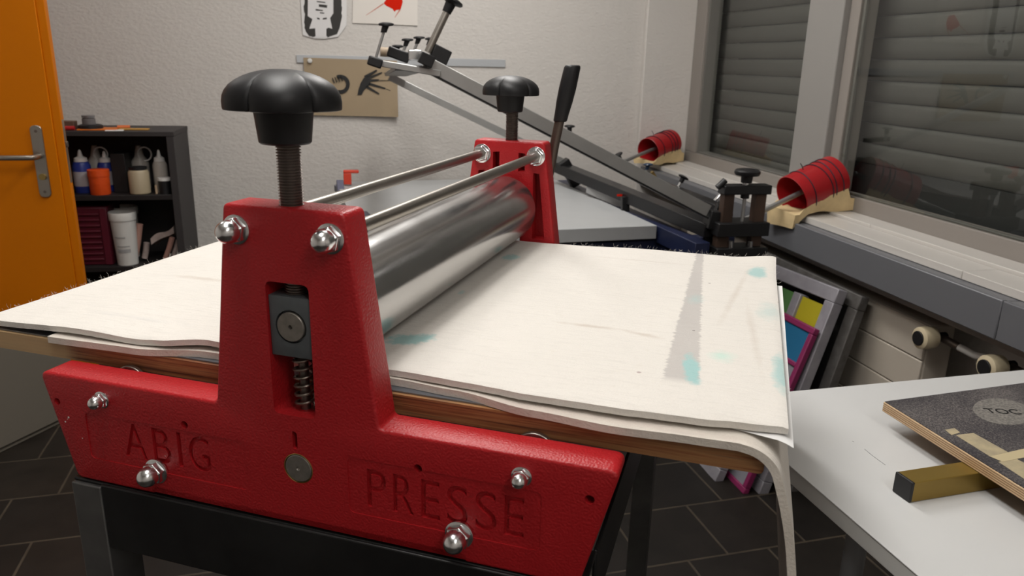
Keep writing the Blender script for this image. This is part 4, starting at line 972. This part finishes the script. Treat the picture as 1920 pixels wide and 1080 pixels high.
# ================================================================ WHITE TABLE at the right
a3 = math.radians(2.5); tc = V(.625, 1.168, .73)
TX = Matrix.Translation(tc) @ Matrix.Rotation(a3, 4, 'Z')
WT = thing('work_table', 'pale grey work table at the right of the press', 'table', (.95, .8, 0))
B().box((0, -.80, -.0025), (.82, 0, 0), TX).build('table_top', 'table', WT, bevel=.0008)
B().box((.001, -.799, -.028), (.819, -.001, -.0026), TX).build('edge_band', 'tedge', WT, bevel=.001)
for x, y_ in ((.04, -.72), (.78, -.72), (.78, -.05), (.04, -.36)):
    B().cyl(TX @ V(x, y_, -.73), TX @ V(x, y_, -.028), .015, 20).build('leg', mat('leg_grey', (.30,.31,.32), .4, .5), WT)
for a_, b_ in (((1621,842),(1634,853)), ((1634,853),(1660,872)), ((1598,827),(1601,829))):
    B().bar(az(*a_, .7301), az(*b_, .7301), .0007, .0003).build('scratch', mat('pencil_mark', (.12,.13,.14), .7), WT)
# gold bar lying on the table
g0 = az(1704, 943, .7305); g1 = az(1890, 912, .7305); gd = (g1-g0).normalized(); gs = V(-gd.y, gd.x, 0)
GM = Matrix((gd, gs, V(0,0,1))).transposed().to_4x4(); GM.translation = g0
GB = thing('gold_bar', 'gold square metal bar with black end cap on the white table', 'metal bar', mtx=GM)
B().box((.003, 0, 0), (.48, .032, .031), GM).build('bar_body', 'gold', GB, bevel=.0012)
B().box((0, -.0003, 0), (.005, .0323, .0313), GM).build('end_cap', 'blackp', GB, bevel=.0015)
# worn plywood board resting on the bar
zb = .7618; c1 = az(1657, 752, zb+.018); c2 = az(1920, 915, zb+.018); e1 = (c2-c1).normalized(); e2 = (az(1920, 717, zb+.018)-c1).normalized()
ex_ = e2; ey_ = V(-ex_.y, ex_.x, 0)
BM_ = Matrix((ex_, ey_, V(0,0,1))).transposed().to_4x4(); BM_.translation = V(c1.x, c1.y, zb)
wb = thing('plywood_board', 'plywood board with worn black face and tape, resting on the gold bar', 'board', mtx=BM_)
LY = .50; sk = (e1.dot(ex_))/(-e1.dot(ey_))   # slight skew follows the near edge
b = B(); b.prism([BM_ @ V(x, y_, 0) for x, y_ in ((0,0),(sk*LY,-LY),(.46+sk*LY,-LY),(.46,0))], (0,0,.0165)); b.build('plywood_core', 'ply', wb, bevel=.0008)
b = B(); b.prism([BM_ @ V(x, y_, .0165) for x, y_ in ((.0015,-.001),(sk*LY+.0015,-LY+.001),(.459+sk*LY,-LY+.001),(.459,-.001))], (0,0,.0012)); b.build('black_face', 'worn', wb)
def on_board(px, py, h=.0178): return az(px, py, zb+h)
def patch(name, pts, mt_, h=.0178, th=.0003):
    b = B(); b.prism([on_board(*q, h) for q in pts], (0,0,th)); return b.build(name, mt_, wb, smooth=False)
patch('tape_strip', [(1792,816),(1825,812),(1890,848),(1856,856)], 'tape'); patch('tape_strip', [(1856,856),(1935,838),(1960,850),(1880,866)], mat('yellow_tape', (.55,.46,.28), .7), .0181)
patch('tape_strip', [(1872,866),(1905,860),(1990,905),(1950,918)], 'tape'); patch('tape_strip', [(1772,806),(1790,803),(1800,811),(1784,816)], 'tape')
oc = [(1880+56*math.cos(a)*1.0, 772+24*math.sin(a)+6*math.cos(a)) for a in [2*PI*i/36 for i in range(36)]]
lg = patch('scuffed_oval', oc, 'scuff')
def arc_txt(body, x, y, s, rot):
    cu = bpy.data.curves.new('txt', 'FONT'); cu.body = body; cu.size = s; cu.extrude = .0002; o = bpy.data.objects.new('txt', cu); link(o); bpy.context.view_layer.update()
    me = bpy.data.meshes.new_from_object(o.evaluated_get(bpy.context.evaluated_depsgraph_get())); bpy.data.objects.remove(o)
    for v in me.vertices: v.co = Matrix.Rotation(rot, 3, 'Z') @ v.co
    me.materials.append(ink); o = bpy.data.objects.new('worn_lettering', me); link(o); o.parent = wb; c_ = BM_.inverted() @ on_board(x, y); o.location = (c_.x, c_.y, .0186)
arc_txt('TOC', 1853, 775, .026, -.35)

# ================================================================ ceiling lamps (out of view, light the room; hung low for the added up-light)
LL = ['above the press at the left', 'above the screen printing table', 'above the bookcase and the door', 'behind the camera']
for (lx, ly), lb in zip(LAMPS, LL):
    cl_ = thing('ceiling_lamp', 'long white hanging lamp ' + lb, 'lamp', (lx, ly, 2.46), group='hanging lamps')
    B().box((lx-.15, ly-.62, 2.46), (lx+.15, ly+.62, 2.52)).build('lamp_housing', 'white', cl_, bevel=.004)
    for q in (-.5, .5): B().cyl((lx, ly+q, 2.52), (lx, ly+q, H-.0005), .004, 8).build('suspension_rod', 'chrome', cl_)
